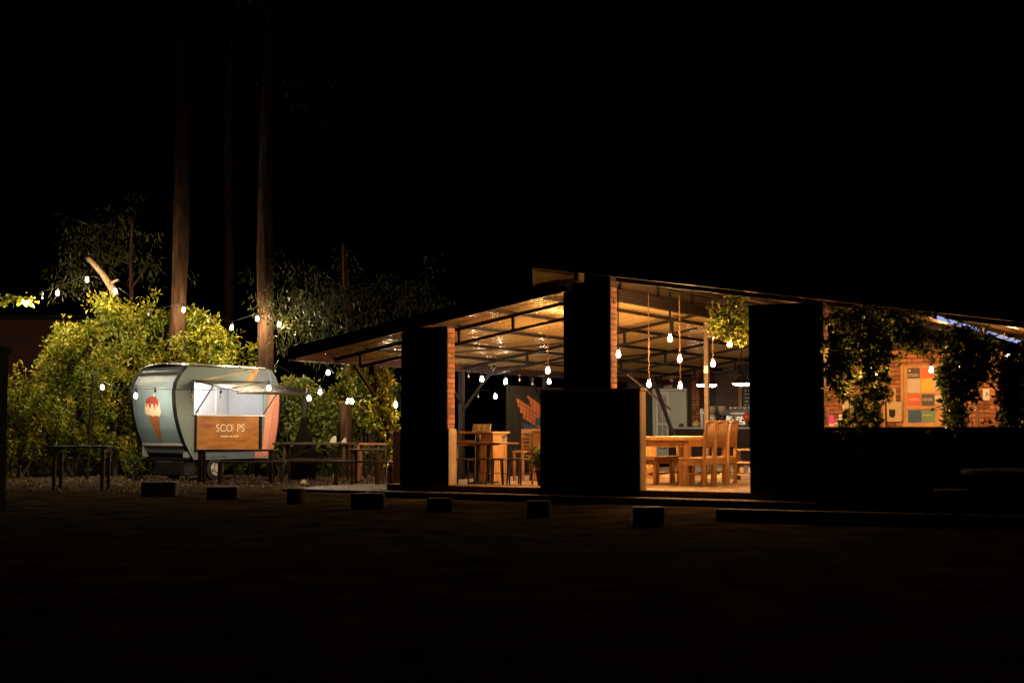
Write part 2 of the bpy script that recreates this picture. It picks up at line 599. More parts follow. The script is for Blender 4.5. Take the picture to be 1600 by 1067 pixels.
# ================================================================== PILLARS AND WALLS
def pillar(name, label, u0, u1, t, zb, zt, plinth):
    p = bthing(name, label, 'pillar', u0, 0, 0)
    w = u1 - u0
    if plinth:
        MB().bb(-.012, w + .03, -.015, t + .015, 0.2 if zb > .5 else 0, zb).build('plinth', M_plaster, p, bevel=.012)
    MB().bb(.012, w - .012, .012, t - .012, zb, zt).build('mortar_core', M_mortar, p)
    MB().bb(-.004, w - .006, -.018, -.003, zb if not plinth else zb + .002, zt).build('shade_skin', M_front, p)  # thin dark sheet added so the front reads as shade
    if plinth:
        MB().bb(-.014, w + .026, -.022, -.0155, .2, zb).build('shade_skin', M_front, p)
    me = brick_mesh(M_brick)
    ch = 0.083
    for k in range(int((zt - zb) / ch)):
        z = zb + (k + .5) * ch
        x = 0.0
        nb = max(2, round(w / .225))
        bl = w / nb
        xs = [i * bl for i in range(nb + 1)] if k % 2 else [0] + [bl / 2 + i * bl for i in range(nb)] + [w]
        for i in range(len(xs) - 1):
            a, b = xs[i], xs[i + 1]
            last = i == len(xs) - 2
            j = random.uniform(0, .005) if last else 0
            if last and k % 2 == 0:
                # two half bricks side by side on the end face
                for (ya, yb) in ((0, t * .46), (t * .46, t)):
                    inst('brick', me, p, ((a + b) / 2 + random.uniform(-.003, .005), (ya + yb) / 2, z), scale=(b - a - .01, yb - ya - .012, ch - .013))
            else:
                inst('brick', me, p, ((a + b) / 2 + j, t / 2, z), scale=(b - a - .012, t, ch - .013))
    return p


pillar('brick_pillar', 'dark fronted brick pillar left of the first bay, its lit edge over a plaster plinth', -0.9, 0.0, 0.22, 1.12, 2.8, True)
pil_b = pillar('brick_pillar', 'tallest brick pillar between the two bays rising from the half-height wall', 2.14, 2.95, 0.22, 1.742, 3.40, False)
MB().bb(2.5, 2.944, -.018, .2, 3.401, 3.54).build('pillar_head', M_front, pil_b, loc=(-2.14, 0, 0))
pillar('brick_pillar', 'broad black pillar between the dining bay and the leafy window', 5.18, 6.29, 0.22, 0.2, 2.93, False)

lw = bthing('half_wall', 'half-height plastered wall under the tallest pillar between the two bays', 'wall', 1.72, 0, 0)
MB().bb(0, 1.71, .0, .22, .0, 1.70).build('wall_body', M_plaster, lw, bevel=.01)
MB().bb(-.004, 1.70, -.008, -.001, .0, 1.70).build('shade_skin', M_front, lw)  # dark sheet again, shade put on the wall's front face
MB().bb(-.015, 1.725, -.012, .232, 1.70, 1.74).build('coping', M_plaster, lw, bevel=.008)
sw = bthing('sill_wall', 'low dark wall under the leafy opening on the right', 'wall', 6.3, 0, 0)
MB().bb(0, 3.9, 0, .22, 0, 1.11).build('wall_body', M_dwall, sw)
MB().bb(0, 3.9, -.04, .30, 1.11, 1.15).build('window_sill', M_darkwood, sw, bevel=.006)
pr = bthing('low_pier', 'short lit plaster pier behind the first pillar beside the vine post', 'wall', -1.42, 0.5, 0)
MB().bb(0, .30, 0, .22, .0, 1.08).build('pier_body', M_plaster, pr, bevel=.012)

# steel posts along the ridge
for k, (v, lab) in enumerate(((5.8, 'brown steel post carrying the ridge behind the hanging bulbs'), (10.6, 'steel post far back in the hall near the bar'))):
    p = bthing('steel_post', lab, 'post', RU, v, 0.2)
    MB().bb(-.04, .04, -.04, .04, 0, RZ - .4).build('shaft', pm('brown_steel', (0.14, 0.095, 0.06), 0.5, 0.3, 5, 0.1), p)
    MB().bb(-.09, .09, -.09, .09, 0, .012).build('base_plate', M_steel, p)
    if k == 0:
        MB().bb(-.03, .05, -.075, -.042, 1.98, 2.12).build('switch_box', M_white, p)

# eave posts with braces
for k, (v, lab) in enumerate(((9.0, 'eave post with raking braces by the painted wall'), (5.3, 'slim eave post on the garden side seen through the first bay'))):
    p = bthing('eave_post', lab, 'post', EU, v, 0.2)
    MB().bb(-.05, .05, -.05, .05, -.2, EZ - .36).build('shaft', M_steel, p)
    MB().bar((0, -.05, 1.45), (0, -.75, 2.07), .05, .05).build('brace', M_steel, p)
    MB().bar((0.05, 0, 1.3), (0.8, 0, 2.2), .05, .05).build('brace', M_steel, p)

# a raking prop seen through the dining bay
p = bthing('raking_prop', 'dark steel props crossing in front of the grey-green door', 'prop', 0.514, 9.0, 0.2)
MB().bar((0, 0, 0.0), (-0.775, 0, 2.033), .07, .07).build('prop_bar', M_steel, p)
MB().bar((-1.423, .1, 2.115), (-0.401, .1, 1.327), .045, .045).build('cross_bar', pm('pale_bar', (0.16, 0.12, 0.08), 0.6, 0.2, 5, 0.1), p)

# painted corrugated wall on the garden side
mw = bthing('painted_wall', 'corrugated side wall with an orange and blue mural past the first bay', 'wall', EU, 7.15, 0.2)
MB().bb(-.03, .03, 0, 2.7, -.2, .02).build('sole_plate', M_steel, mw)
cm = MB()
nw = 18 * 12
for i in range(nw + 1):
    v = 2.7 * i / nw
    h = 0.012 * math.cos(2 * math.pi * v / 0.15)
    for z in (0, .55, 1.2, 1.86):
        cm.v.append((h, v, z))
for i in range(nw):
    for r in range(3):
        a = i * 4 + r
        cm.f.append((a, a + 4, a + 5, a + 1))
cm.build('wall_sheet', pm('charcoal_sheet', (0.028, 0.025, 0.016), 0.5, 0.35, 2, 0.1, metal=0.2), mw)
M_or = pm('orange_paint', (0.62, 0.19, 0.07), 0.7, 0.35, 9, 0.2)
M_bl = pm('blue_paint', (0.04, 0.10, 0.19), 0.7, 0.45, 9, 0.2)


def patch(poly, mat, name, off):
    m = MB()
    # follow the corrugation: cut the patch in upright slivers
    lo, hi = min(p[0] for p in poly), max(p[0] for p in poly)
    k = int((hi - lo) / .025)
    def span(v):
        ys = []
        for i in range(len(poly)):
            (a, b), (c, d) = poly[i], poly[(i + 1) % len(poly)]
            if (a <= v < c) or (c <= v < a):
                ys.append(b + (d - b) * (v - a) / (c - a))
        return (min(ys), max(ys)) if len(ys) >= 2 else None
    for i in range(k):
        va, vb = lo + (hi - lo) * i / k, lo + (hi - lo) * (i + 1) / k
        sa, sb = span(va + 1e-4), span(vb - 1e-4)
        if sa and sb:
            ha, hb = (0.012 * math.cos(2 * math.pi * q / 0.15) + off for q in (va, vb))
            m.add([(ha, va, sa[0]), (hb, vb, sb[0]), (hb, vb, sb[1]), (ha, va, sa[1])], [(0, 1, 2, 3)])
    m.build(name, mat, mw)


for i in range(4):
    s = i * .12
    patch([(.45 + .1 * i, 1.60 - s), (1.7, 1.25 - s * .8), (1.7, 1.17 - s * .8), (.45 + .1 * i, 1.52 - s)], M_or, 'mural_stripe', .006)
patch([(.95, 1.66), (1.25, 1.58), (2.2, 1.25), (2.2, 1.05), (1.2, 1.38)], M_or, 'mural_stripe', .010)
patch([(.7, 1.05), (1.3, .98), (2.2, .92), (2.2, .45), (1.0, .45)], M_bl, 'mural_field', .004)
patch([(1.35, 1.18), (2.3, 1.0), (2.3, .92), (1.35, .98)], M_bl, 'mural_field', .012)

# ================================================================== HALL BACK WALL AND BAR
BV = 16.3
bw = bthing('back_wall', 'charcoal back wall of the hall behind the bar', 'wall', 0, BV, 0.2)
MB().bb(-4.2, 2.25, .0, .2, 0, 3.2).build('wall_body', M_dwall, bw)
M_frost = pm('frosted_pane', (0.30, 0.34, 0.31), 0.2, 0.15, 4, 0.0)
dr = bthing('double_door', 'grey-green double door with glass panes in the back wall', 'door', -3.33, BV - .02, 0.2)
MB().bb(-.07, .0, -.07, .015, 0, 1.93).build('door_frame', M_door, dr)
MB().bb(.86, .93, -.07, .015, 0, 1.93).build('door_frame', M_door, dr)
MB().bb(-.07, .93, -.07, .015, 1.931, 2.0).build('door_frame', M_door, dr)
lf = MB().bb(.002, .08, -.05, 0, 0, 1.92).bb(.34, .42, -.05, 0, 0, 1.92).bb(.081, .339, -.05, 0, 0, .35).bb(.081, .339, -.05, 0, 1.82, 1.92).bb(.081, .339, -.05, 0, 1.0, 1.06).build('door_leaf', M_white, dr)
for (za, zb) in ((.36, .99), (1.07, 1.81)):
    MB().bb(.081, .2, -.03, -.02, za, zb).build('pane', M_frost, lf)
    MB().bb(.22, .339, -.03, -.02, za, zb).build('pane', M_frost, lf)
    MB().bb(.2, .22, -.05, -.005, za, zb).build('glazing_bar', M_white, lf)
rl = MB().bb(.425, .858, -.05, 0, 0, 1.92).build('door_leaf', M_door, dr, bevel=.006)
MB().lathe([(.075, 0), (.075, .02), (.045, .021)], 16).build('round_handle', M_blackpaint, rl, loc=(.77, -.051, .98)).rotation_euler = (math.pi / 2, 0, 0)
sg = bthing('door_sign', 'small pale sign boards above the grey-green door', 'sign', -2.95, BV - .03, 2.22)
MB().bb(-.13, .12, -.02, 0, .0, .13).build('board', M_cream, sg)
MB().bb(-.11, .14, -.02, 0, .16, .32).build('board', M_white, sg)

bp_ = bthing('brick_pier', 'lit orange brick pier beside the bar', 'pillar', -2.17, BV - .3, 0.2)
MB().bb(.012, .212, .012, .28, 0, 2.5).build('mortar_core', M_mortar, bp_)
brick_row(bp_, M_brick, 0, .224, 0, 0.85, 2.5, .29)
db = bthing('dark_brick_wall', 'dark painted brick wall behind the espresso machine', 'wall', -1.52, BV - .16, 0.2)
MB().bb(0, .62, .02, .15, 0, 2.7).build('mortar_core', M_mortar, db)
brick_row(db, M_dbrick, 0, .62, 0, 1.2, 2.6, .1)
MB().bb(.64, .73, -.03, .15, .9, 2.35).build('wood_trim', M_woodz, db)
mn = bthing('menu_board', 'black chalk menu board at the right end of the bar', 'sign', -.76, BV - .18, 1.55)
MB().bb(0, .75, 0, .03, 0, .95).build('board', M_blackpaint, mn)
M_chalk = pm('chalk', (0.6, 0.56, 0.46), 0.9, 0.3, 20, 0)
for r in range(9):
    x = .05
    z = .86 - r * .095
    while x < .66:
        w_ = random.uniform(.03, .12)
        MB().bb(x, min(x + w_, .7), -.004, -.001, z - .028, z).build('chalk_line', M_chalk, mn)
        x += w_ + random.uniform(.02, .05)

bar = bthing('bar_counter', 'long dark bar counter with a pale top at the back of the hall', 'counter', -2.45, 14.9, 0.2)
MB().bb(.05, 3.2, .05, .7, 0, .9).build('front_panel', M_darkwood, bar)
MB().bb(0, 3.25, 0, .75, .9, .945).build('counter_top', pm('pale_stone', (0.42, 0.38, 0.28), 0.4, 0.2, 4, 0.05), bar, bevel=.006)
CT = 1.145


def barthing(name, label, cat, px, v):
    u = onv(px, 669, v)[0]
    return bthing(name, label, cat, u, v, CT)


t = barthing('drinks_tap', 'cream drinks tap column standing on the bar beside the brick pier', 'tap', 1097, 15.2)
MB().lathe([(.05, 0), (.045, .3), (.06, .36), (.06, .45), (.03, .5)], 12).build('column', M_white, t, smooth=True)
MB().bar((.04, -.06, .40), (.13, -.08, .36), .03, .03).build('spout', M_chrome, t)
t = barthing('lemon_bowl', 'small yellow fruit heap in a bowl at the bar end', 'bowl', 1088, 15.15)
MB().lathe([(.05, 0), (.11, .06), (.12, .09)], 12).build('bowl', M_cream, t, smooth=True)
for dx, dy, dz in ((-.05, 0, .1), (.05, .02, .1), (0, -.05, .1), (0, .02, .15)):
    MB().lathe([(.005, -.045), (.035, -.03), (.045, 0), (.035, .03), (.005, .045)], 8).build('lemon', pm('lemon', (0.7, 0.42, 0.05), 0.5, 0.1, 8, 0.1), t, loc=(dx, dy, dz))


def grinder(px, lab, body):
    t = barthing('coffee_grinder', lab, 'grinder', px, 15.25)
    MB().bb(-.1, .1, -.12, .14, 0, .06).build('base', M_blackpaint, t, bevel=.01)
    MB().lathe([(.08, .06), (.095, .12), (.095, .27), (.07, .31)], 14).build('motor_body', body, t, smooth=True)
    MB().lathe([(.05, .31), (.12, .46), (.125, .54), (.12, .55)], 14).build('hopper', glass('smoky_hopper', (0.75, 0.62, 0.5), 0.15, 0.5), t, smooth=True)
    MB().lathe([(.045, .315), (.1, .44), (.1, .445)], 12).build('coffee_beans', M_darkwood, t)
    MB().bar((0, -.1, .2), (0, -.2, .16), .04, .04).build('fork', M_chrome, t)


grinder(1113, 'white coffee grinder with round hopper on the bar', M_white)
grinder(1129, 'dark coffee grinder next to the espresso machine', M_blackpaint)
t = barthing('espresso_machine', 'wide chrome espresso machine with cups on top', 'coffee machine', 1158, 15.3)
MB().prism([(-.22, .30), (-.16, .46), (.24, .46), (.24, .05), (-.05, .05), (-.05, .30)], 'x', -.42, .42).build('body', M_chrome, t, bevel=.01)
MB().bb(-.40, .40, -.2, .22, 0, .045).build('drip_tray', M_blackpaint, t)
MB().bb(-.41, .41, -.045, -.04, .06, .29).build('dark_front', M_blackpaint, t)
for k in (-.2, .15):
    MB().lathe([(.04, .2), (.04, .29)], 10, (k, -.12, 0)).build('group_head', M_chrome, t)
    MB().bar((k, -.12, .19), (k, -.3, .18), .025, .025).build('portafilter', M_blackpaint, t)
MB().bb(-.2, .3, -.222, -.2, .33, .38).build('badge', M_white, t)
cup = MB().lathe([(.025, 0), (.04, .03), (.043, .06)], 10).mesh('cup', M_white, True)
for i in range(5):
    for j in range(2):
        inst('cup', cup, t, (-.26 + .13 * i, -.05 + .12 * j, .462))
t = barthing('red_jug', 'round orange-red jug at the right end of the bar', 'jug', 1168, 15.02)
MB().lathe([(.05, .14), (.1, .2), (.115, .28), (.08, .35), (.05, .38)], 14).build('body', pm('jug_red', (0.62, 0.10, 0.03), 0.35, 0.15, 4, 0.05), t, smooth=True)
MB().lathe([(.07, 0), (.06, .14)], 12).build('stand', M_blackpaint, t)


def shade_lamp(px, py, v, r, lab, top):
    u, _, z = onv(px, py, v)
    t = bthing('pendant_lamp', lab, 'lamp', u, v, z, 'enamel pendant lamps over the bar')
    MB().lathe([(r, .0), (r * .93, .03), (r * .45, .13), (.035, .2), (.03, .25)], 18).build('lamp_shade', M_blackpaint, t, smooth=True)
    MB().lathe([(r * .15, -.055), (r * .6, -.045), (r * .88, -.02), (r * .95, -.004)], 18).build('diffuser', emat('lamp_diffuser', (1.0, 0.80, 0.66), 75.0), t)
    MB().tube([(0, 0, .25), (0, 0, top - z)], .008, 6).build('cord', M_wire, t)


shade_lamp(1096, 601, 13.2, .125, 'enamel pendant lamp seen left of the brown steel post', 2.9)
shade_lamp(1112, 601, 13.0, .125, 'enamel pendant lamp just right of the brown steel post', 2.95)
shade_lamp(1159, 599, 10.5, .21, 'widest enamel pendant lamp beside the broad black pillar', 3.1)

# ================================================================== DINING BAY FURNITURE
tb = bthing('dining_table', 'thick honey wood dining table with square legs', 'table', 3.06, 2.62, 0.2)
for k in range(4):
    w_ = .90 / 4
    MB().bb(-.45 + k * w_ + .002, -.45 + (k + 1) * w_ - .002, -.95, .95, .725, .795).build('plank', pm('table_top_wood', (0.55, 0.30, 0.11), 0.42, 0.35, 2.5, 0.2, stretch=(9, 1, 9), tint=(0.55, 0.33, 0.15), rnd=.12), tb, bevel=.012)
for sx in (-1, 1):
    for sy in (-1, 1):
        MB().bb(sx * .42 - .05, sx * .42 + .05, sy * .86 - .05, sy * .86 + .05, 0, .722).build('leg', M_woodz, tb, bevel=.008)
MB().bb(-.37, .37, -.90, -.86, .62, .722).build('apron', M_wood, tb)
MB().bb(-.37, .37, .86, .90, .62, .722).build('apron', M_wood, tb)
for sx in (-1, 1):
    MB().bb(sx * .42 - .02, sx * .42 + .02, -.81, .81, .63, .722).build('apron', M_wood, tb)


def dining_chair():
    t = thing('dining_chair', 'x', 'chair')
    MB().bb(-.23, .21, -.22, .22, .42, .46).build('seat', M_wood, t, bevel=.008)
    for sy in (-1, 1):
        MB().bb(-.22, -.17, sy * .20 - .025, sy * .20 + .025, 0, .418).build('leg', M_woodz, t)
        p = MB()
        p.prism([(.17, 0), (.225, 0), (.225, .45), (.235, .8), (.28, 1.03), (.245, 1.04), (.195, .8), (.18, .45)], 'y', sy * .20 - .022, sy * .20 + .022)
        p.build('back_post', M_woodz, t, bevel=.004)
        MB().bb(-.17, .17, sy * .20 - .015, sy * .20 + .015, .34, .418).build('side_rail', M_wood, t)
    pn = MB()
    for k in range(7):
        y0 = -.176 + .352 * k / 7
        y1 = -.176 + .352 * (k + 1) / 7
        b = lambda y: .018 * (1 - (y / .176) ** 2)
        pn.add([(.19 + b(y0), y0, .62), (.19 + b(y1), y1, .62), (.255 + b(y1), y1, 1.03), (.255 + b(y0), y0, 1.03),
                (.21 + b(y0), y0, .62), (.21 + b(y1), y1, .62), (.275 + b(y1), y1, 1.03), (.275 + b(y0), y0, 1.03)],
               [(0, 3, 2, 1), (4, 5, 6, 7), (3, 7, 6, 2), (0, 1, 5, 4)])
    pn.build('backrest', M_wood, t, smooth=True)
    MB().bb(.245, .292, -.178, .178, 1.03, 1.055).build('top_rail', M_wood, t, bevel=.004)
    MB().bb(.185, .215, -.178, .178, .35, .44).build('back_rail', M_wood, t)
    MB().bb(-.20, .2, -.012, .012, .18, .21).build('stretcher', M_wood, t)
    return t


proto = dining_chair()
spots = [(3.66, 1.72, 0, 'high-backed wooden chair nearest the corner of the dining table'),
         (3.66, 2.24, 0, 'high-backed wooden chair, middle of the three right of the dining table'),
         (3.66, 2.76, 0, 'high-backed wooden chair, farthest right of the three at the dining table')]
for k, (u, v, rz, lab) in enumerate(spots):
    o = proto if k == 0 else copy_tree(proto)
    o.location = B(u, v, .2)
    o.rotation_euler = (0, 0, BR + rz + (.0, -.05, .06)[k])
    tag(o, lab, 'chair', 'dining chairs round the big table')

bn = bthing('dining_bench', 'wooden bench pushed under the left side of the dining table', 'bench', 2.72, 2.6, .2)
MB().bb(-.17, .17, -.8, .8, .41, .45).build('seat', M_wood, bn, bevel=.008)
for y in (-.7, 0, .7):
    for x in (-.13, .13):
        MB().bb(x - .025, x + .025, y - .03, y + .03, 0, .41).build('leg', M_woodz, bn)
    MB().bb(-.105, .105, y - .02, y + .02, .33, .41).build('cross_rail', M_wood, bn)
MB().bb(-.015, .015, -.68, .68, .15, .19).build('stretcher', M_wood, bn)
sh = bthing('low_shelf', 'low wooden shelf with jars behind the dining chairs', 'shelf', 3.25, 4.5, 0.2)
for x in (0, .78):
    MB().bb(x, x + .03, 0, .3, 0, .56).build('side_panel', M_woodz, sh)
for z in (.08, .30, .53):
    MB().bb(.031, .779, 0, .3, z, z + .03).build('shelf_board', M_wood, sh)
for k in range(4):
    j = bthing('jar', 'small glazed jar on the low shelf, %s from the chairs' % ('first', 'second', 'third', 'fourth')[k], 'jar', 3.37 + k * .17, 4.62, .311)
    j['group'] = 'jars on the low shelf'
    MB().lathe([(.04, 0), (.05, .05), (.045, .11), (.03, .13)], 10).build('body', M_cream, j, smooth=True)
    MB().lathe([(.034, .131), (.034, .15)], 10).build('lid', M_darkwood, j)
bx_ = bthing('wicker_hamper', 'speckled wicker hamper standing behind the dining table', 'basket', 1.5, 4.6, .2)
MB().lathe([(.16, 0), (.2, .18), (.21, .36)], 16).build('basket_body', pm('wicker', (0.48, 0.27, 0.10), 0.8, 0.85, 30, 0.9), bx_)
MB().lathe([(.215, .361), (.215, .385), (.1, .40)], 16).build('lid', M_wood, bx_)
bx2 = bthing('orange_box', 'plain orange box resting on the wicker hamper', 'box', 1.5, 4.6, .605)
MB().bb(-.16, -.004, -.12, .12, 0, .17).build('box_half', pm('kraft_orange', (0.62, 0.27, 0.08), 0.7, 0.1, 4, 0.05), bx2, bevel=.006)
MB().bb(.004, .16, -.12, .12, 0, .17).build('box_half', pm('kraft_orange', (0.62, 0.27, 0.08), 0.7, 0.1, 4, 0.05), bx2, bevel=.006)
for k, (u, v, w_, lab) in enumerate(((1.95, 4.9, .28, 'pale flat carton on the floor behind the dining table'), (2.75, 5.0, .25, 'pale carton on the floor beyond the dining chairs'))):
    c_ = bthing('carton', lab, 'box', u, v, .2)
    MB().bb(-w_, w_, -.15, .15, 0, .09).build('carton_body', M_cream, c_, bevel=.004)
    MB().bb(-w_ - .004, w_ + .004, -.154, .154, .09, .115).build('lid', M_white, c_)

# ================================================================== FIRST BAY FURNITURE
ht = bthing('cafe_table', 'dark café table with a thin top on two legs in the first bay', 'table', 0.1, 1.0, .2)
MB().bb(-.47, .50, -.33, .33, .66, .69).build('table_top', pm('table_brown', (0.16, 0.085, 0.045), 0.3, 0.3, 3, 0.1, stretch=(1, 8, 8)), ht, bevel=.006)
for x in (-.11, .1):
    MB().bb(x - .03, x + .03, -.03, .03, .03, .66).build('leg', M_blackpaint, ht)
    MB().bb(x - .03, x + .03, -.28, .28, 0, .03).build('foot', M_blackpaint, ht)
MB().bb(-.14, .13, -.28, .28, .64, .66).build('sub_frame', M_blackpaint, ht)


def stool():
    t = thing('stool', 'x', 'stool')
    MB().bb(-.17, .17, -.17, .17, .40, .43).build('seat', pm('stool_seat', (0.09, 0.06, 0.045), 0.3, 0.25, 4, 0.05), t, bevel=.01)
    for sx in (-1, 1):
        for sy in (-1, 1):
            MB().bar((sx * .15, sy * .15, 0), (sx * .13, sy * .13, .40), .022, .022).build('leg', M_blackpaint, t)
        MB().bar((sx * .142, -.142, .18), (sx * .142, .142, .18), .015, .015).build('stretcher', M_blackpaint, t)
    return t


proto = stool()
for k, (u, v, rz, lab) in enumerate(((-.02, .52, .2, 'low square stool nearest the lit pillar plinth'), (.25, .95, -.1, 'low stool tucked under the dark café table'),
                                     (.52, .75, .15, 'low stool with the shiny seat right of the café table legs'), (.82, .95, -.2, 'rightmost low stool near the half-height wall'))):
    o = proto if k == 0 else copy_tree(proto)
    o.location = B(u, v, .2)
    o.rotation_euler = (0, 0, BR + rz)
    tag(o, lab, 'stool', 'low stools in the first bay')

ct = bthing('serving_counter', 'honey wood serving counter behind the dark café table', 'counter', -.62, 1.75, .2)
MB().bb(.1, .47, 0, .5, 0, .83).build('cabinet', M_woodz, ct, bevel=.006)
MB().bb(-.35, .50, -.06, .55, .831, .87).build('counter_top', M_wood, ct, bevel=.006)
MB().bb(-.33, .09, .0, .04, .62, .72).build('rail', M_wood, ct)
MB().bb(-.33, -.27, .0, .06, 0, .83).build('leg', M_woodz, ct)
mb_ = bthing('tabletop_board', 'tilted pale wooden board with white squares on the serving counter', 'board', -.42, 1.82, 1.072)
bd = MB().box((0, 0, .067), (.36, .02, .13), Matrix.Rotation(-.25, 3, 'X')).build('board', M_cream, mb_)
for dx in (-.05, .05):
    for dz in (.045, .09):
        MB().box((dx, -.014 + (dz - .067) * .25, dz), (.055, .006, .03), Matrix.Rotation(-.25, 3, 'X')).build('white_square', M_white, bd)
MB().bb(-.12, .12, .0, .06, 0, .02).build('stand', M_wood, mb_)
tin = bthing('dark_tin', 'small dark tin standing on the café table', 'tin', -.02, 1.02, .89)
MB().lathe([(.045, 0), (.045, .12), (.04, .125)], 12).build('body', M_blackpaint, tin, smooth=True)
np_ = bthing('napkin_glass', 'glass holding a white napkin on the right end of the café table', 'glass', .47, 1.05, .89)
MB().lathe([(.03, 0), (.036, .09)], 10).build('tumbler', glass('tumbler_glass', (0.85, 0.85, 0.82), 0.05, 0.3), np_)
MB().add([(-.045, 0, .07), (.03, .02, .07), (.065, -.01, .17), (.0, .015, .12), (-.05, -.01, .11), (0, -.03, .1)], [(0, 1, 3, 4), (1, 2, 3), (0, 4, 5), (5, 3, 2), (4, 3, 5)]).build('napkin', M_white, np_)

lc = bthing('slatted_high_chair', 'slatted wooden high chair standing against the wood panel', 'chair', .07, 2.55, .2)
MB().bb(-.1, .12, 0, .05, .83, .91).build('top_rail', M_wood, lc, bevel=.006)
for k in range(4):
    MB().bb(-.07, .09, .01, .04, .56 + k * .065, .595 + k * .065).build('slat', M_wood, lc)
for x in (-.08, .08):
    MB().bb(x - .018, x + .018, .0, .05, 0, .829).build('leg', M_woodz, lc)
MB().bb(-.1, .12, -.32, .05, .50, .53).build('seat', M_wood, lc)
for x in (-.08, .08):
    MB().bb(x - .018, x + .018, -.31, -.27, 0, .499).build('leg', M_woodz, lc)
cb = bthing('wooden_cabinet', 'tall plain wooden cabinet at the right of the first bay', 'cabinet', .32, 2.35, .2)
MB().bb(0, .75, 0, .4, 0, .86).build('cabinet_body', M_woodz, cb, bevel=.006)
MB().bb(-.03, .78, -.03, .42, .861, .91).build('top_board', M_wood, cb, bevel=.006)
MB().bb(-.02, .0, -.05, .0, .36, .46).build('handle', M_cream, cb)


def plant(name, label, loc, h, spread, n_, pot_h=.22, rz=0):
    t = thing(name, label, 'plant', loc)
    MB().lathe([(.10, 0), (.14, pot_h), (.15, pot_h), (.15, pot_h + .03), (.12, pot_h + .03)], 14).build('pot', M_darkwood, t, smooth=True)
    cs, st_ = [], MB()
    for k in range(n_):
        a = random.uniform(0, 6.28)
        p0 = Vector((0, 0, pot_h))
        p1 = Vector((math.cos(a) * spread * random.uniform(.2, 1), math.sin(a) * spread * random.uniform(.2, 1), pot_h + h * random.uniform(.4, 1)))
        st_.tube([p0, (p0 + p1) / 2 + Vector((0, 0, .06)), p1], [.008, .006, .003], 5)
        for f_ in (.5, .75, 1):
            cs.append(p0.lerp(p1, f_))
    st_.build('stem', M_stem, t)
    link(bpy.data.objects.new('leaf_mass', leaf_mesh('leaf_mass', cs, [.07] * len(cs), [9] * len(cs), .13, .05, M_ivy, droop=.3)), t)
    return t


plant('potted_plant', 'dark leafy potted plant beside the half-height wall in the first bay', B(1.38, .75, .2), .45, .22, 12)

# ================================================================== RIGHT ROOM: BRICK WALL AND THINGS ON IT
RV = 8.3
rw = bthing('lit_brick_wall', 'orange lit brick back wall of the leafy right-hand room', 'wall', 3.75, RV, .2)
MB().bb(0, 3.45, .02, .22, 0, 2.6).build('mortar_core', M_mortar, rw)
MB().bb(-.002, 3.45, .0, .018, 0, .87).build('dado', M_dwall, rw)
brick_row(rw, M_brick, 0, 3.45, 0, .88, 2.45, .1)
rp_ = bthing('wall_pier', 'brick pier lit orange at the right beside the leaning vine', 'pillar', 7.14, 7.55, .2)
MB().bb(.012, .50, .012, .74, 0, 2.4).build('mortar_core', M_mortar, rp_)
brick_row(rp_, M_brick, 0, .38, 0, .86, 2.35, .1, ch=.083)
MB().bb(.381, .56, .02, .3, .5, 2.35).build('corner_post', M_plaster, rp_, bevel=.01)
rw2 = bthing('end_wall', 'plain plaster wall running on past the brick pier', 'wall', 7.75, 7.9, .2)
MB().bb(0, 2.6, 0, .2, 0, 2.2).build('wall_body', M_plaster, rw2)

pb_ = bthing('poster_board', 'wooden display board with a grid of coloured posters on the brick wall', 'board', 5.37, RV - .03, 1.10)
M_frame = pm('board_frame', (0.52, 0.26, 0.09), 0.5, 0.3, 3, 0.2)
MB().bb(0, .86, 0, .02, .0, 1.25).build('backing', M_frame, pb_)
cells = [(.10, .34, 1.0, 1.2, (0.09, 0.055, 0.05)), (.36, .60, 1.0, 1.2, (0.62, 0.14, 0.06)), (.10, .34, .72, .99, (0.55, 0.45, 0.36)), (.36, .62, .72, .99, (0.75, 0.42, 0.05)),
         (.10, .35, .46, .68, (0.66, 0.10, 0.05)), (.37, .61, .46, .68, (0.07, 0.06, 0.06)), (.63, .82, .5, .66, (0.62, 0.56, 0.44)), (.63, .84, .78, 1.05, (0.36, 0.42, 0.36)),
         (.10, .36, .14, .38, (0.025, 0.09, 0.17)), (.37, .62, .14, .38, (0.16, 0.26, 0.13))]
for i, (xa, xb, za, zb, c_) in enumerate(cells):
    po = MB().bb(xa, xb, -.008, -.001, za, zb).build('poster', pm('poster_%d' % i, c_, 0.6, 0.12, 3, 0.0), pb_)
    for r in range(2 if i in (0, 4, 5) else 1):
        if i in (0, 4, 5, 2, 9):
            z = za + (.07 if i == 0 else .13) - r * .03
            x = xa + .02
            while x < xb - .06:
                w_ = random.uniform(.015, .05)
                MB().bb(x, x + w_, -.011, -.009, z, z + .016).build('print_line', M_chalk if i != 2 else M_frame, po)
                x += w_ + .012
    if i == 0:
        MB().lathe([(.022, 0), (.022, .003)], 12).build('round_print', M_chalk, po, loc=(xa + .05, -.009, zb - .05)).rotation_euler = (math.pi / 2, 0, 0)
        MB().bar((xa + .022, -.0105, zb - .075), (xa + .03, -.0105, zb - .03), .004, .012).build('print_stroke', M_chalk, po)
MB().bb(-.25, .95, -.05, -.012, .695, .715).build('picture_ledge', M_frame, pb_)
MB().bb(-.02, .90, -.04, -.001, .40, .44).build('frame_rail', M_frame, pb_)
MB().bb(-.02, .90, -.04, -.001, .06, .10).build('frame_rail', M_frame, pb_)
MB().bb(-.03, .02, -.03, -.001, .44, 1.25).build('frame_stile', M_frame, pb_)

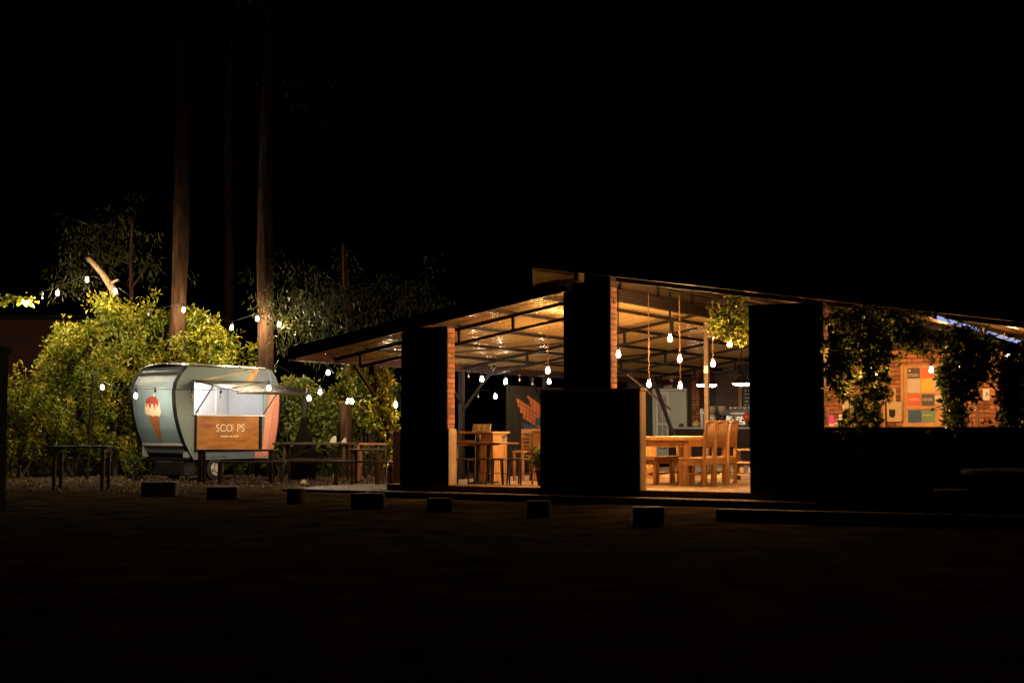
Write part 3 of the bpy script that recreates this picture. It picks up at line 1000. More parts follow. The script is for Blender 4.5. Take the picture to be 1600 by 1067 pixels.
tt = bthing('tote_bag', 'tan tote bag with a dark cup print hanging beside the poster board', 'bag', 5.22, RV - .06, 1.25)
MB().prism([(-.15, .03), (-.12, 0), (.12, 0), (.15, .03), (.15, .40), (-.15, .40)], 'y', -.05, .03).build('bag_body', pm('canvas', (0.56, 0.40, 0.20), 0.9, 0.15, 20, 0.3), tt, bevel=.012)
pr_ = MB().prism([(-.1, .25), (.02, .25), (.02, .13), (-.01, .085), (-.07, .085), (-.1, .13)], 'y', -.054, -.0505).build('cup_print', M_darkwood, tt)
for x in (-.06, -.035, -.01):
    MB().bb(x, x + .014, -.0545, -.0535, .235, .25).build('print_mark', M_cream, pr_)
MB().bb(-.03, .03, -.03, -.01, .40, .66).build('strap', pm('canvas', (0.56, 0.40, 0.20), 0.9, 0.15, 20, 0.3), tt)
MB().bb(-.24, -.19, -.02, .02, -.1, .42).build('hanging_rail', M_woodz, tt)

wc = bthing('wall_notice', 'small white square notice with a black mark on the brick wall', 'sign', 6.97, RV - .03, 1.66)
MB().bb(-.08, .06, 0, .02, 0, .22).build('board', M_white, wc, bevel=.004)
MB().bar((-.03, -.004, .07), (.0, -.004, .13), .004, .014).build('mark', M_blackpaint, wc)
MB().bar((.0, -.004, .13), (.035, -.004, .09), .004, .014).build('mark', M_blackpaint, wc)
MB().bar((.0, -.004, .13), (-.02, -.004, .15), .004, .014).build('mark', M_blackpaint, wc)

for k, (px, py, lab) in enumerate(((1507, 657, 'tan cup-shaped ornament on the sill left of the wooden frame'),)):
    u, v, z = onv(px, py, 2.2)
    o = bthing('ornament', lab, 'ornament', u, 2.2, 1.0)
    MB().lathe([(.03, .16), (.06, .2), (.07, .3), (.05, .38), (.02, .40)], 12).build('vase', M_cream, o, smooth=True)
    MB().lathe([(.05, 0), (.045, .16)], 10).build('stand', M_darkwood, o)
u, v, z = onv(1522, 650, 2.2)
o = bthing('small_frame', 'little wooden A-shaped frame behind the sill under the vine', 'frame', u, 2.2, 1.15)
MB().bb(.02, .07, -.02, .02, 0, .25).build('side_post', M_woodz, o)
MB().bb(-.14, -.09, -.02, .02, 0, .2).build('side_post', M_woodz, o)
MB().bar((-.12, 0, .22), (-.02, 0, .31), .04, .03).build('rafter', M_woodz, o)
MB().bar((.06, 0, .25), (-.03, 0, .31), .04, .03).build('rafter', M_woodz, o)
wt = bthing('narrow_bench_table', 'narrow dark table behind the sill holding the small ornaments', 'table', 6.5, 1.9, .2)
MB().bb(0, 3.0, 0, .6, .76, .80).build('table_top', M_darkwood, wt)
for x in (.1, 2.85):
    for y in (.08, .5):
        MB().bb(x, x + .05, y, y + .05, 0, .76).build('leg', M_darkwood, wt)

u, v, z = onv(1299, 655, 1.2)
nl = bthing('pink_lantern', 'small glowing pink lantern at the left end of the leafy opening', 'lantern', u, 1.2, 1.17)
MB().lathe([(.025, .03), (.04, .05), (.042, .11), (.032, .15), (.012, .165)], 12).build('glass', emat('pink_glow', (1.0, 0.07, 0.13), 0.9), nl, smooth=True)
MB().bb(-.05, .05, -.02, .02, 0, .03).build('base', M_white, nl)
ns = bthing('lantern_ledge', 'small wooden ledge carrying the pink lantern', 'shelf', u, 1.2, .2)
MB().bb(-.12, .35, -.1, .12, .93, .965).build('shelf_board', M_wood, ns)
MB().bb(.0, .05, -.05, .05, 0, .93).build('leg', M_darkwood, ns)
u2 = onv(1311, 655, 1.2)[0]
ck = bthing('cup_stack', 'heap of white cups on the ledge beside the pink lantern', 'cups', u2, 1.22, 1.166)
cup2 = MB().lathe([(.022, 0), (.034, .03), (.037, .055)], 10).mesh('cup', M_white, True)
for (dx, dy, dz) in ((-.04, 0, 0), (.045, 0, 0), (0, .05, 0), (0, 0, .056), (.02, .03, .112)):
    inst('cup', cup2, ck, (dx, dy, dz))
u, v, z = onv(1322, 620, 5.0)
cw = bthing('paper_banner', 'pale crumpled paper banner hanging behind the vine', 'banner', u, 5.0, z - .25)
MB().add([(-.05, 0, .0), (.12, .02, .08), (.04, -.02, .30), (-.1, .0, .22), (-.14, .0, .34), (0, .02, .46), (.08, .02, .42), (.22, 0, .56), (.26, .02, .62), (.06, -.02, .50)],
         [(0, 1, 2, 3), (3, 2, 6, 5), (3, 5, 4), (6, 7, 8, 9), (5, 6, 9)]).build('paper', M_cream, cw)
MB().tube([(.24, .01, .6), (.3, .02, 2.95 - (z - .25))], .004, 5).build('hanging_cord', M_rope, cw)

# cold tube lights running back under the right roof
for k, (va, vb) in enumerate(((0.0, 1.35), (1.45, 2.9), (3.5, 4.9), (5.0, 6.9))):
    o = bthing('tube_light', 'cold white tube light under the right roof edge, %s from the front' % ('first', 'second', 'third', 'fourth')[k], 'light', 7.85, va, 2.64, 'cold tube lights under the right roof')
    MB().bb(-.04, .04, 0, vb - va, .035, .085).build('housing', M_white, o)
    MB().tube([(0, .02, .015), (0, vb - va - .02, .015)], .03, 8).build('tube', emat('cold_tube', (0.45, 0.55, 1.0), 0.8), o)
    for y in (.01, vb - va - .03):
        MB().bb(-.025, .025, y, y + .02, -.01, .036).build('end_cap', M_white, o)

# ================================================================== ICE CREAM TRAILER
TR = bpy.data.objects.new('ice_cream_trailer', None)
link(TR, None, (-6.81, 31.72, 0), math.radians(50))
tag(TR, 'pale blue barrel-shaped ice cream trailer with open lit serving hatch', 'trailer')
HP = [(.45, .95), (.62, 1.07), (.8, 1.18), (1.1, 1.31), (1.4, 1.40), (1.65, 1.44), (1.9, 1.455), (2.1, 1.41), (2.3, 1.28), (2.45, 1.10)]
HW = .775


def hl(z):
    z = max(HP[0][0], min(HP[-1][0], z))
    for (a, la), (b, lb) in zip(HP, HP[1:]):
        if a <= z <= b:
            return la + (lb - la) * (z - a) / (b - a)


HR = [(.45, 1.24), (.8, 1.34), (1.2, 1.42), (1.65, 1.455), (1.9, 1.455), (2.1, 1.43), (2.3, 1.33), (2.45, 1.20)]


def hr(z):
    z = max(HR[0][0], min(HR[-1][0], z))
    for (a, la), (b, lb) in zip(HR, HR[1:]):
        if a <= z <= b:
            return la + (lb - la) * (z - a) / (b - a)


ZS = [.45 + 2.0 * k / 40 for k in range(41)]
M_pale = pm('pale_blue_paint', (0.22, 0.31, 0.38), 0.32, 0.06, 2, 0.02)
M_sage = pm('sage_paint', (0.19, 0.245, 0.235), 0.35, 0.08, 2, 0.02)
M_coral = pm('coral_paint', (0.58, 0.20, 0.13), 0.4, 0.08, 3, 0.02)
M_coral2 = pm('light_coral_paint', (0.66, 0.27, 0.18), 0.4, 0.08, 3, 0.02)
M_orange = pm('amber_paint', (0.62, 0.27, 0.03), 0.4, 0.1, 3, 0.02)
M_navy = pm('slate_blue_paint', (0.13, 0.16, 0.20), 0.35, 0.15, 3, 0.02)
M_trim = pm('black_trim', (0.008, 0.009, 0.009), 0.7, 0.2, 5, 0.02, spec=0.1)


def strip_x(sgn, y0, y1, za, zb, off, mat, name, parent=TR, th=.025):
    # curved strip on the bulging end (sgn -1 front end, +1 rear end)
    m = MB()
    zs = [za + (zb - za) * k / 30 for k in range(31)]
    for z in zs:
        x = hl(z) if sgn < 0 else hr(z)
        m.v += [(sgn * (x + off), y0, z), (sgn * (x + off), y1, z), (sgn * (x + off - th), y0, z), (sgn * (x + off - th), y1, z)]
    for k in range(30):
        a, b = 4 * k, 4 * k + 4
        m.f += [(a, a + 1, b + 1, b), (a + 2, b + 2, b + 3, a + 3), (a, b, b + 2, a + 2), (a + 1, a + 3, b + 3, b + 1)]
    m.f += [(0, 2, 3, 1), (120, 121, 123, 122)]
    return m.build(name, mat, parent, smooth=False)


endp = strip_x(-1, -HW + .02, HW - .02, .45, 2.45, 0, M_pale, 'end_panel')
strip_x(1, -HW + .02, HW - .02, .45, 2.45, 0, M_sage, 'end_panel')
for y in (-HW + .02, HW - .02):
    strip_x(-1, y - .05, y + .05, .45, 2.42, .012, M_trim, 'trim')
    strip_x(1, y - .035, y + .035, .45, 2.42, .012, M_trim, 'trim')
strip_x(-1, -HW + .06, HW - .06, 2.26, 2.34, .006, M_trim, 'trim')
strip_x(-1, -HW + .06, HW - .06, .49, .59, .006, M_trim, 'trim')
strip_x(-1, -.70, .62, 2.24, 2.252, .008, M_navy, 'panel_seam', endp)
strip_x(-1, .60, .612, .6, 2.24, .006, M_navy, 'panel_seam', endp)
strip_x(-1, -.42, .62, 1.985, 1.992, .006, M_white, 'panel_seam', endp)


def endshape(poly, mat, name, off, parent):
    # flat shape (y, z) wrapped on the front end
    m = MB()
    lo, hi = min(p[1] for p in poly), max(p[1] for p in poly)
    k = 24
    def span(z):
        s = []
        for i in range(len(poly)):
            (a, b), (c, d) = poly[i], poly[(i + 1) % len(poly)]
            if (b <= z < d) or (d <= z < b):
                s.append(a + (c - a) * (z - b) / (d - b))
        s.sort()
        return [(s[i], s[i + 1]) for i in range(0, len(s) - 1, 2)]
    for i in range(k):
        za, zb = lo + (hi - lo) * i / k, lo + (hi - lo) * (i + 1) / k
        A, Bq = span(za + 1e-4), span(zb - 1e-4)
        for (a, b), (c, d) in zip(A, Bq):
            xa, xb = -(hl(za) + off), -(hl(zb) + off)
            m.add([(xa, a, za), (xa, b, za), (xb, d, zb), (xb, c, zb)], [(0, 1, 2, 3)])
    return m.build(name, mat, parent)


M_cone = pm('waffle_paint', (0.40, 0.14, 0.06), 0.5, 0.3, 30, 0.05)
M_ice = pm('vanilla_paint', (0.78, 0.62, 0.46), 0.5, 0.08, 3, 0.02)
M_sauce = pm('sauce_paint', (0.32, 0.055, 0.03), 0.5, 0.1, 3, 0.02)
ic = endshape([(-.20, 1.42), (.20, 1.42), (.05, .86), (.0, .83), (-.04, .86)], M_cone, 'ice_cream_cone', .006, endp)
sc_ = endshape([(-.24, 1.40), (-.16, 1.37), (-.08, 1.40), (.02, 1.37), (.10, 1.41), (.2, 1.38), (.27, 1.42), (.28, 1.52), (.26, 1.60), (.23, 1.70), (.14, 1.78), (0, 1.80), (-.14, 1.78), (-.24, 1.69), (-.27, 1.58), (-.28, 1.48)], M_ice, 'ice_cream_scoop', .008, endp)
endshape([(-.23, 1.70), (-.22, 1.60), (-.19, 1.56), (-.17, 1.62), (-.13, 1.65), (-.10, 1.55), (-.06, 1.52), (-.04, 1.62), (.02, 1.65), (.06, 1.57), (.10, 1.53), (.12, 1.62), (.17, 1.64), (.2, 1.58), (.24, 1.62), (.22, 1.71), (.14, 1.785), (0, 1.81), (-.14, 1.785)], M_sauce, 'sauce', .010, endp)
for k, (ya, za) in enumerate(((.12, 1.3), (.0, 1.3), (-.1, 1.3), (.06, 1.14), (-.05, 1.14))):
    endshape([(ya - .012, za - .1), (ya, za - .1), (ya - .03, za + .1), (ya - .042, za + .1)], pm('waffle_line', (0.24, 0.07, 0.03), 0.5, 0.1, 3, 0), 'waffle_line', .009, ic)

# serving side: panels round the hatch opening
HX0, HX1, HZ0, HZ1 = -.93, 1.0, 1.39, 2.13
left = MB()
pl = [(-hl(z), z) for z in ZS] + [(HX0, 2.45), (HX0, .45)]
left.prism([p for p in pl], 'y', -HW, -HW + .04)
left.build('side_panel', M_sage, TR)
right = MB()
right.prism([(hr(z), z) for z in ZS] + [(HX1, 2.45), (HX1, .45)], 'y', -HW, -HW + .04)
rpan = right.build('side_panel', M_sage, TR)
top = MB().bb(HX0 + .001, HX1 - .001, -HW, -HW + .04, HZ1, 2.449).build('side_panel', M_sage, TR)
low = MB().bb(HX0 + .001, HX1 - .001, -HW, -HW + .04, .451, HZ0 - .001).build('side_panel', M_navy, TR)
bk = MB().prism([(hr(z), z) for z in ZS] + [(-hl(z), z) for z in reversed(ZS)], 'y', HW - .04, HW).build('side_panel', M_sage, TR)
# painted facets on the serving side
MB().prism([(.95, .56), (1.07, .50), (1.19, 1.1), (1.34, 2.08), (1.20, 2.08), (1.03, 1.36)], 'y', -HW - .006, -HW - .002).build('painted_facet', M_coral2, TR)
MB().prism([(1.08, .50), (hr(.5) - .01, .50), (hr(.8) - .01, .8), (hr(1.2) - .01, 1.2), (1.44, 1.65), (1.44, 1.9), (1.40, 2.12), (1.345, 2.12), (1.20, 1.1)], 'y', -HW - .006, -HW - .002).build('painted_facet', M_coral, TR)
MB().bb(.81, .94, -HW - .012, -HW - .002, .63, 1.384).build('dark_jamb', M_trim, TR)
MB().prism([(.46, 2.15), (.64, 2.15), (.86, 2.44), (.70, 2.44)], 'y', -HW - .006, -HW - .002).build('painted_facet', M_orange, TR)
MB().prism([(.66, 2.15), (1.35, 2.15), (1.26, 2.3), (1.10, 2.44), (.88, 2.44)], 'y', -HW - .006, -HW - .002).build('painted_facet', M_navy, TR)
MB().prism([(1.18, 2.14), (1.23, 2.14), (1.14, 2.40), (1.06, 2.44), (1.04, 2.42), (1.12, 2.36)], 'y', -HW - .010, -HW - .0065).build('painted_facet', M_pale, TR)
MB().bar((-.72, -HW - .012, 2.16), (.70, -HW - .012, 2.42), .012, .045).build('tie_bar', M_cream, TR)
MB().bb(-1.2, -1.02, -HW - .006, -HW - .001, .50, .62).build('registration_plate', M_sage, TR)
MB().bb(.75, 1.0, -HW - .006, -HW - .002, .47, .60).build('painted_facet', M_coral, TR)
# wooden counter front
cf = MB().bb(-.90, .80, -HW - .07, -HW - .012, .63, 1.385)
cfp = cf.build('counter_front', pm('varnished_ply', (0.30, 0.10, 0.010), 0.45, 0.35, 2.2, 0.1, stretch=(1, 6, 6), tint=(0.38, 0.14, 0.017)), TR, bevel=.006)
MB().bb(-.92, .96, -HW - .09, -HW + .2, 1.386, 1.415).build('counter_ledge', M_white, TR, bevel=.004)


def text_mesh(body, size, mat, ext=.002):
    cu = bpy.data.curves.new('lettering', 'FONT')
    cu.body = body
    cu.size = size
    cu.extrude = ext
    cu.space_character = 1.0
    ob = bpy.data.objects.new('lettering', cu)
    COL.objects.link(ob)
    dg = bpy.context.evaluated_depsgraph_get()
    me = bpy.data.meshes.new_from_object(ob.evaluated_get(dg))
    bpy.data.objects.remove(ob)
    me.materials.clear()
    me.materials.append(mat)
    return me


M_let = pm('cream_lettering', (0.78, 0.68, 0.50), 0.6, 0.05, 3, 0)


def letters(body, size, x, z, parent, y, mat=M_let):
    me = text_mesh(body, size, mat)
    w = max(v.co.x for v in me.vertices)
    o = inst('lettering', me, parent, (x, y, z), rot=(math.pi / 2, 0, 0))
    return w


YF = -HW - .0735
letters('SCO', .235, -.40, 1.05, cfp, YF)
letters('PS', .235, .17, 1.05, cfp, YF)
# the second O is a little ice cream cone drawn in outline
MB().tube([(.055 + .04 * math.cos(a), YF, 1.16 + .045 * math.sin(a)) for a in [k * math.pi / 8 for k in range(-1, 10)]], .005, 5).build('cone_outline', M_let, cfp)
MB().tube([(.015, YF, 1.15), (.06, YF, 1.01), (.098, YF, 1.15)], .005, 5).build('cone_outline', M_let, cfp)
MB().tube([(.012, YF, 1.15), (.10, YF, 1.15)], .005, 5).build('cone_outline', M_let, cfp)
x = -.26
for k in range(17):
    w_ = random.uniform(.016, .03)
    if k not in (7, 11):
        MB().bb(x, x + w_, YF - .001, YF + .002, .93 + (k % 3) * .002, .965).build('small_letter', M_let, cfp)
    x += w_ + .006

# roof, floor, chassis, interior
rf = MB()
for i in range(9):
    t_ = -1 + 2 * i / 8
    for j, xx in enumerate((-1.2, -1.1, 1.1, 1.2)):
        dz = -.012 if j in (0, 3) else 0
        rf.v.append((xx, t_ * (HW + .02), 2.455 + .085 * (1 - t_ * t_) + dz))
for i in range(8):
    for j in range(3):
        a = i * 4 + j
        rf.f.append((a, a + 1, a + 5, a + 4))
ro = rf.build('roof', pm('roof_alloy', (0.36, 0.34, 0.30), 0.25, 0.2, 2, 0.05, metal=0.8), TR, smooth=True)
so = ro.modifiers.new('solid', 'SOLIDIFY')
so.thickness = .02
MB().bb(-.94, .94, -HW + .045, HW - .045, .45, .50).build('floor_plate', M_steel, TR)
inn = MB()
inn.bb(-1.16, 1.16, HW - .07, HW - .045, .5, 2.36)
inn.bb(-1.18, -1.165, -HW + .05, HW - .075, .75, 2.36)
inn.bb(1.165, 1.18, -HW + .05, HW - .075, .75, 2.36)
inn.bb(-1.16, 1.16, -HW + .05, HW - .075, 2.37, 2.385)
inn.build('inner_lining', pm('white_lining', (0.45, 0.46, 0.48), 0.35, 0.06, 3, 0.0), TR)
for x in (-.25, .35, .8):
    MB().bb(x - .02, x + .02, HW - .10, HW - .071, .9, 2.36).build('inner_post', M_white, TR)
MB().bb(-1.1, 1.1, HW - .40, HW - .072, 1.28, 1.32).build('inner_shelf', M_white, TR)
MB().bb(-.9, -.25, HW - .38, HW - .12, 1.321, 1.75).build('freezer', pm('pale_appliance', (0.55, 0.56, 0.58), 0.3, 0.05, 3, 0), TR, bevel=.02)
MB().bb(-.5, .5, -.05, .05, 2.33, 2.365).build('ceiling_light', emat('trailer_light', (1.0, 0.93, 0.88), 120), TR)
aw = MB()
AL, AD = 1.5, .27
aw.add([(-.95, -HW - .03, 2.135), (1.02, -HW - .03, 2.135), (1.02, -HW - AL, 2.135 - AD), (-.95, -HW - AL, 2.135 - AD),
        (-.95, -HW - .03, 2.16), (1.02, -HW - .03, 2.16), (1.02, -HW - AL, 2.16 - AD), (-.95, -HW - AL, 2.16 - AD)],
       [(0, 1, 2, 3), (4, 7, 6, 5), (0, 4, 5, 1), (1, 5, 6, 2), (2, 6, 7, 3), (3, 7, 4, 0)])
awo = aw.build('hatch_awning', pm('awning_alloy', (0.028, 0.021, 0.016), 0.3, 0.3, 2, 0.05, metal=0.2), TR)
for yy in (-HW - .05, -HW - AL + .03):
    zq = 2.13 - AD * (-yy - HW) / AL
    MB().bar((-.95, yy, zq - .014), (1.02, yy, zq - .014), .03, .03).build('awning_rail', M_cream if yy > -HW - .1 else M_steel, awo)
for xx in (-.9, .97):
    MB().bar((xx, -HW - .02, 1.44), (xx, -HW - .62, 2.04), .02, .02).build('gas_strut', M_blackpaint, TR)
for sy in (-1, 1):
    wl = MB().lathe([(.13, -.075), (.235, -.075), (.245, -.05), (.245, .05), (.235, .075), (.13, .075)], 22).build('wheel', pm('tyre', (0.018, 0.018, 0.018), 0.8, 0.2, 20, 0.3), TR, loc=(-.33, sy * .70, .245))
    wl.rotation_euler = (math.pi / 2, 0, 0)
    MB().lathe([(.02, .095), (.055, .1), (.06, .082), (.118, .082), (.13, .098), (.145, .094), (.145, .07), (.02, .06)], 20).build('rim', pm('silver_rim', (0.5, 0.48, 0.44), 0.4, 0.1, 6, 0.05, metal=0.3), wl).rotation_euler = (0 if sy < 0 else math.pi, 0, 0)
    for k in range(4):
        a = k * math.pi / 2 + .4
        MB().lathe([(.022, .0), (.022, .012)], 8).build('rim_hole', M_blackpaint, wl, loc=(.092 * math.cos(a), .092 * math.sin(a), (.076 if sy < 0 else -.088)))
    MB().bb(-.63, -.03, sy * .775 - .09 * (sy > 0), sy * .775 + .09 * (sy < 0), .49, .515).build('mudguard', M_blackpaint, TR)
MB().bb(-1.0, 1.0, -.5, -.42, .36, .445).bb(-1.0, 1.0, .42, .5, .36, .445).build('chassis', M_steel, TR)
MB().bb(-1.02, -.7, -.55, .5, .10, .42).build('water_tank', M_blackpaint, TR, bevel=.02)
MB().bar((.9, 0, .42), (1.9, 0, .42), .08, .08).build('drawbar', M_steel, TR)
MB().tube([(1.75, 0, 0), (1.75, 0, .55)], .03, 8).build('jockey_leg', M_steel, TR)

# ================================================================== GARDEN FURNITURE
def slat_table(name, label, cat, loc, rz, lx, ly, h, planks, mat, leg=.06, group=None):
    t = thing(name, label, cat, loc, rz, group)
    w_ = ly / planks
    for k in range(planks):
        MB().bb(-lx / 2, lx / 2, -ly / 2 + k * w_ + .004, -ly / 2 + (k + 1) * w_ - .004, h - .035, h).build('plank', mat, t, bevel=.004)
    for sx in (-1, 1):
        for sy in (-1, 1):
            x, y = sx * (lx / 2 - .09), sy * (ly / 2 - leg)
            MB().bb(x - leg / 2, x + leg / 2, y - leg / 2, y + leg / 2, 0, h - .036).build('leg', mat, t)
        MB().bb(sx * (lx / 2 - .09) - .02, sx * (lx / 2 - .09) + .02, -ly / 2 + leg, ly / 2 - leg, h - .12, h - .037).build('cross_rail', mat, t)
    return t


slat_table('garden_table', 'weathered plank table standing alone before the tall hedge', 'table', (-7.99, 26.5, 0), .05, 1.06, .6, .80, 4, M_greywood)
slat_table('serving_table', 'dark plank table in front of the trailer counter', 'table', (-5.68, 29.45, 0), .02, 1.62, .5, .69, 4, M_darkwood, .08)
slat_table('garden_bench', 'low plank bench in front of the trailer wheel', 'bench', (-5.30, 28.95, 0), .03, 1.42, .26, .46, 2, M_greywood, .05)
slat_table('garden_table', 'dark garden table on the right end beside the vine-covered post', 'table', (-2.83, 28.0, 0), -.05, .72, .6, .72, 4, M_greywood, .05)
slat_table('garden_bench', 'low garden bench between the picnic table and the vine post', 'bench', (-3.0, 27.5, 0), -.05, .98, .24, .50, 2, M_greywood, .04)


def picnic(name, label, loc, rz, lx, h):
    t = thing(name, label, 'picnic table', loc, rz)
    for k in range(5):
        MB().bb(-lx / 2, lx / 2, -.36 + k * .144 + .004, -.36 + (k + 1) * .144 - .004, h - .04, h).build('plank', M_greywood, t, bevel=.004)
    for sy in (-1, 1):
        for k in range(2):
            y = sy * (.60 + k * .14)
            MB().bb(-lx / 2, lx / 2, y - .066, y + .066, h * .58 - .04, h * .58).build('seat_plank', M_greywood, t, bevel=.004)
    for sx in (-1, 1):
        x = sx * (lx / 2 - .25)
        for sy in (-1, 1):
            MB().bar((x, sy * .62, 0), (x, sy * .22, h - .04), .05, .09).build('leg', M_greywood, t)
        MB().bar((x + .05 * sx, -.75, h * .58 - .09), (x + .05 * sx, .75, h * .58 - .09), .05, .09).build('seat_bearer', M_greywood, t)
        MB().bar((x, 0, h * .58 - .05), (sx * .1, 0, h - .06), .04, .06).build('brace', M_greywood, t)
    return t


picnic('picnic_table', 'long weathered picnic table under the string lights right of the trailer', (-4.15, 30.2, 0), .03, 1.75, .82)
slat_table('far_table', 'reddish plank table behind the right end of the picnic table', 'table', (-2.95, 31.0, 0), .0, .9, .6, .80, 4, pm('red_wood', (0.26, 0.10, 0.055), 0.7, 0.3, 3, 0.2, stretch=(1, 8, 8)), .06)
for k, (px, s, lab) in enumerate(((521, .72, 'white paper bag slumped on the picnic table'), (538, .5, 'smaller white paper bag at the right on the picnic table'))):
    p0 = at(px, 691, 30.1)
    o = thing('paper_bag', lab, 'bag', (p0.x, 30.1, .821))
    MB().add([(-.12 * s, -.07, 0), (.09 * s, -.08, 0), (.10 * s, .07, 0), (-.10 * s, .08, 0), (-.06 * s, -.05, .11 * s), (.08 * s, -.04, .18 * s), (.07 * s, .04, .19 * s), (-.03 * s, .05, .13 * s), (.03 * s, 0, .21 * s)],
             [(0, 1, 5, 4), (1, 2, 6, 5), (2, 3, 7, 6), (3, 0, 4, 7), (4, 5, 8), (5, 6, 8), (6, 7, 8), (7, 4, 8), (3, 2, 1, 0)]).build('bag', pm('paper', (0.24, 0.23, 0.19), 0.8, 0.15, 8, 0.4), o)
p0 = at(483, 700, 31.4)
ch_ = thing('chiminea', 'dark cone-shaped chiminea with a thin flue behind the picnic table', 'chiminea', (p0.x - .12, 31.4, 0))
MB().lathe([(.26, 0), (.26, .04), (.30, .3), (.31, .5), (.27, .65), (.16, .95), (.07, 1.2), (.05, 1.35)], 16).build('fire_bowl', pm('terracotta_dark', (0.007, 0.005, 0.004), 0.9, 0.3, 5, 0.3, spec=.0), ch_, smooth=True)
MB().tube([(0, 0, 1.34), (.02, 0, 2.0)], .04, 10).build('flue', M_steel, ch_)
pw = at(500, 752, 28.6)
st = thing('white_stone', 'small pale stone lying on the dirt before the picnic table', 'stone', (-4.25, 29.2, 0))
MB().add([(-.08, -.04, 0), (.09, -.05, 0), (.07, .05, 0), (-.06, .05, 0), (.0, -.01, .09), (-.05, .0, .06)], [(0, 1, 4, 5), (1, 2, 4), (2, 3, 5, 4), (3, 0, 5), (3, 2, 1, 0)]).build('stone', M_cream, st)

# pot and pole
rpz = thing('red_barrel', 'dark red barrel planter against the first pillar', 'planter', (-2.07, 25.2, .051))
MB().lathe([(.12, 0), (.14, .1), (.15, .25), (.14, .4), (.125, .46), (.11, .46)], 16).build('barrel', M_red, rpz, smooth=True)
for z in (.09, .36):
    MB().lathe([(.148, z), (.151, z + .015), (.147, z + .03)], 16).build('hoop', M_steel, rpz)
MB().lathe([(.11, .455), (.13, .47), (.13, .49), (.1, .5)], 16).build('rim', M_cream, rpz)
pole = thing('light_pole', 'slim leaning pole holding up the string lights left of the trailer', 'pole', (at(136, 745, 31.4).x, 31.4, 0))
MB().tube([(0, 0, 0), (.04, 0, 1.0), (.09, 0, 2.25)], [.035, .03, .026], 8).build('shaft', M_greywood, pole)
MB().lathe([(.03, 0), (.035, .02), (.012, .05)], 8, (.09, 0, 2.25)).build('cap', M_steel, pole)
M_postblk = pm('matt_black', (0.012, 0.012, 0.011), 0.95, 0.2, 6, 0.05, spec=0.0)
gpz = thing('gate_post', 'black square post cut off by the left edge of the picture', 'post', (-7.2, 19.35, 0))
MB().bb(-.32, .27, -.2, .2, 0, 2.16).build('shaft', M_postblk, gpz)
MB().bb(-.35, .30, -.23, .23, 2.161, 2.24).build('cap', M_postblk, gpz)
lv = thing('fallen_leaf', 'single orange leaf on top of the black gate post', 'leaf', (-6.99, 19.2, 2.241))
MB().add([(-.05, 0, .0), (0, -.03, .03), (.06, 0, .05), (.01, .03, .035), (0, -.01, .07)], [(0, 1, 2, 3), (0, 3, 4)]).build('blade', pm('orange_leaf', (0.5, 0.22, 0.05), 0.6, 0.2, 8, 0.1), lv)

# stumps and blocks in a row
blocks = [(-5.89, 23.9, .57, .24, 0, 'longest timber block at the left end of the row'), (-4.62, 22.85, .48, .20, 0, 'timber block, second from the left in the row'),
          (-3.25, 21.5, .27, .23, 1, 'small round log stump, third from the left in the row'), (-2.03, 20.15, .46, .22, 0, 'timber block below the left end of the step'),
          (-.98, 19.4, .34, .19, 0, 'short timber block in front of the first pillar'), (.335, 18.3, .31, .21, 1, 'round stump before the half-height wall'),
          (1.6, 16.9, .37, .21, 0, 'timber block at the right end of the row, before the dining bay')]
for (x, y, w_, h, rd, lab) in blocks:
    t = thing('timber_block' if not rd else 'log_stump', lab, 'block', (x, y, 0), random.uniform(-.06, .06), 'row of blocks along the parking edge')
    if rd:
        MB().lathe([(w_ / 2, 0), (w_ / 2 * 1.05, h * .4), (w_ / 2, h), (w_ * .2, h + .004)], 16).build('log', M_bark, t)
    else:
        MB().bb(-w_ / 2, w_ / 2, -.14, .14, 0, h).build('block', M_greywood, t, bevel=.02)
slp = thing('timber_sleeper', 'long low timber kerb in the dark before the right wall', 'kerb', (2.55, 17.7, 0), math.radians(-23))
MB().bb(0, 2.5, -.12, .12, 0, .14).build('beam', M_greywood, slp, bevel=.015)
MB().bb(2.52, 5.4, -.12, .12, 0, .14).build('beam', M_greywood, slp, bevel=.015)

rt = thing('round_table', 'round patio table in the dark at the right edge', 'table', (4.75, 13.05, 0))
MB().lathe([(.60, .71), (.62, .73), (.62, .75), (.6, .76)], 28).build('table_top', M_greywood, rt)
MB().lathe([(.05, .03), (.05, .71)], 10).build('pedestal', M_darkwood, rt)
MB().lathe([(.16, 0), (.15, .03), (.05, .04)], 16).build('base', M_postblk, rt)
rs = thing('patio_stool', 'low round stool in the dark left of the patio table', 'stool', (4.93, 16.0, 0))
MB().lathe([(.19, .42), (.2, .44), (.19, .455)], 18).build('seat', M_greywood, rs)
for k in range(3):
    a = k * 2.1 + .4
    MB().bar((.17 * math.cos(a), .17 * math.sin(a), 0), (.1 * math.cos(a), .1 * math.sin(a), .42), .03, .03).build('leg', M_postblk, rs)

fw = thing('garden_wall', 'dim reddish building wall beyond the hedge at the far left', 'wall', (-17.5, 42.0, 0))
MB().bb(-3, 5.2, 0, .25, 0, 4.3).build('wall_body', pm('red_render', (0.09, 0.03, 0.02), 0.9, 0.3, 2, 0.2), fw)
MB().bb(-3.1, 5.3, -.1, .35, 4.301, 4.45).build('coping', M_steel, fw)

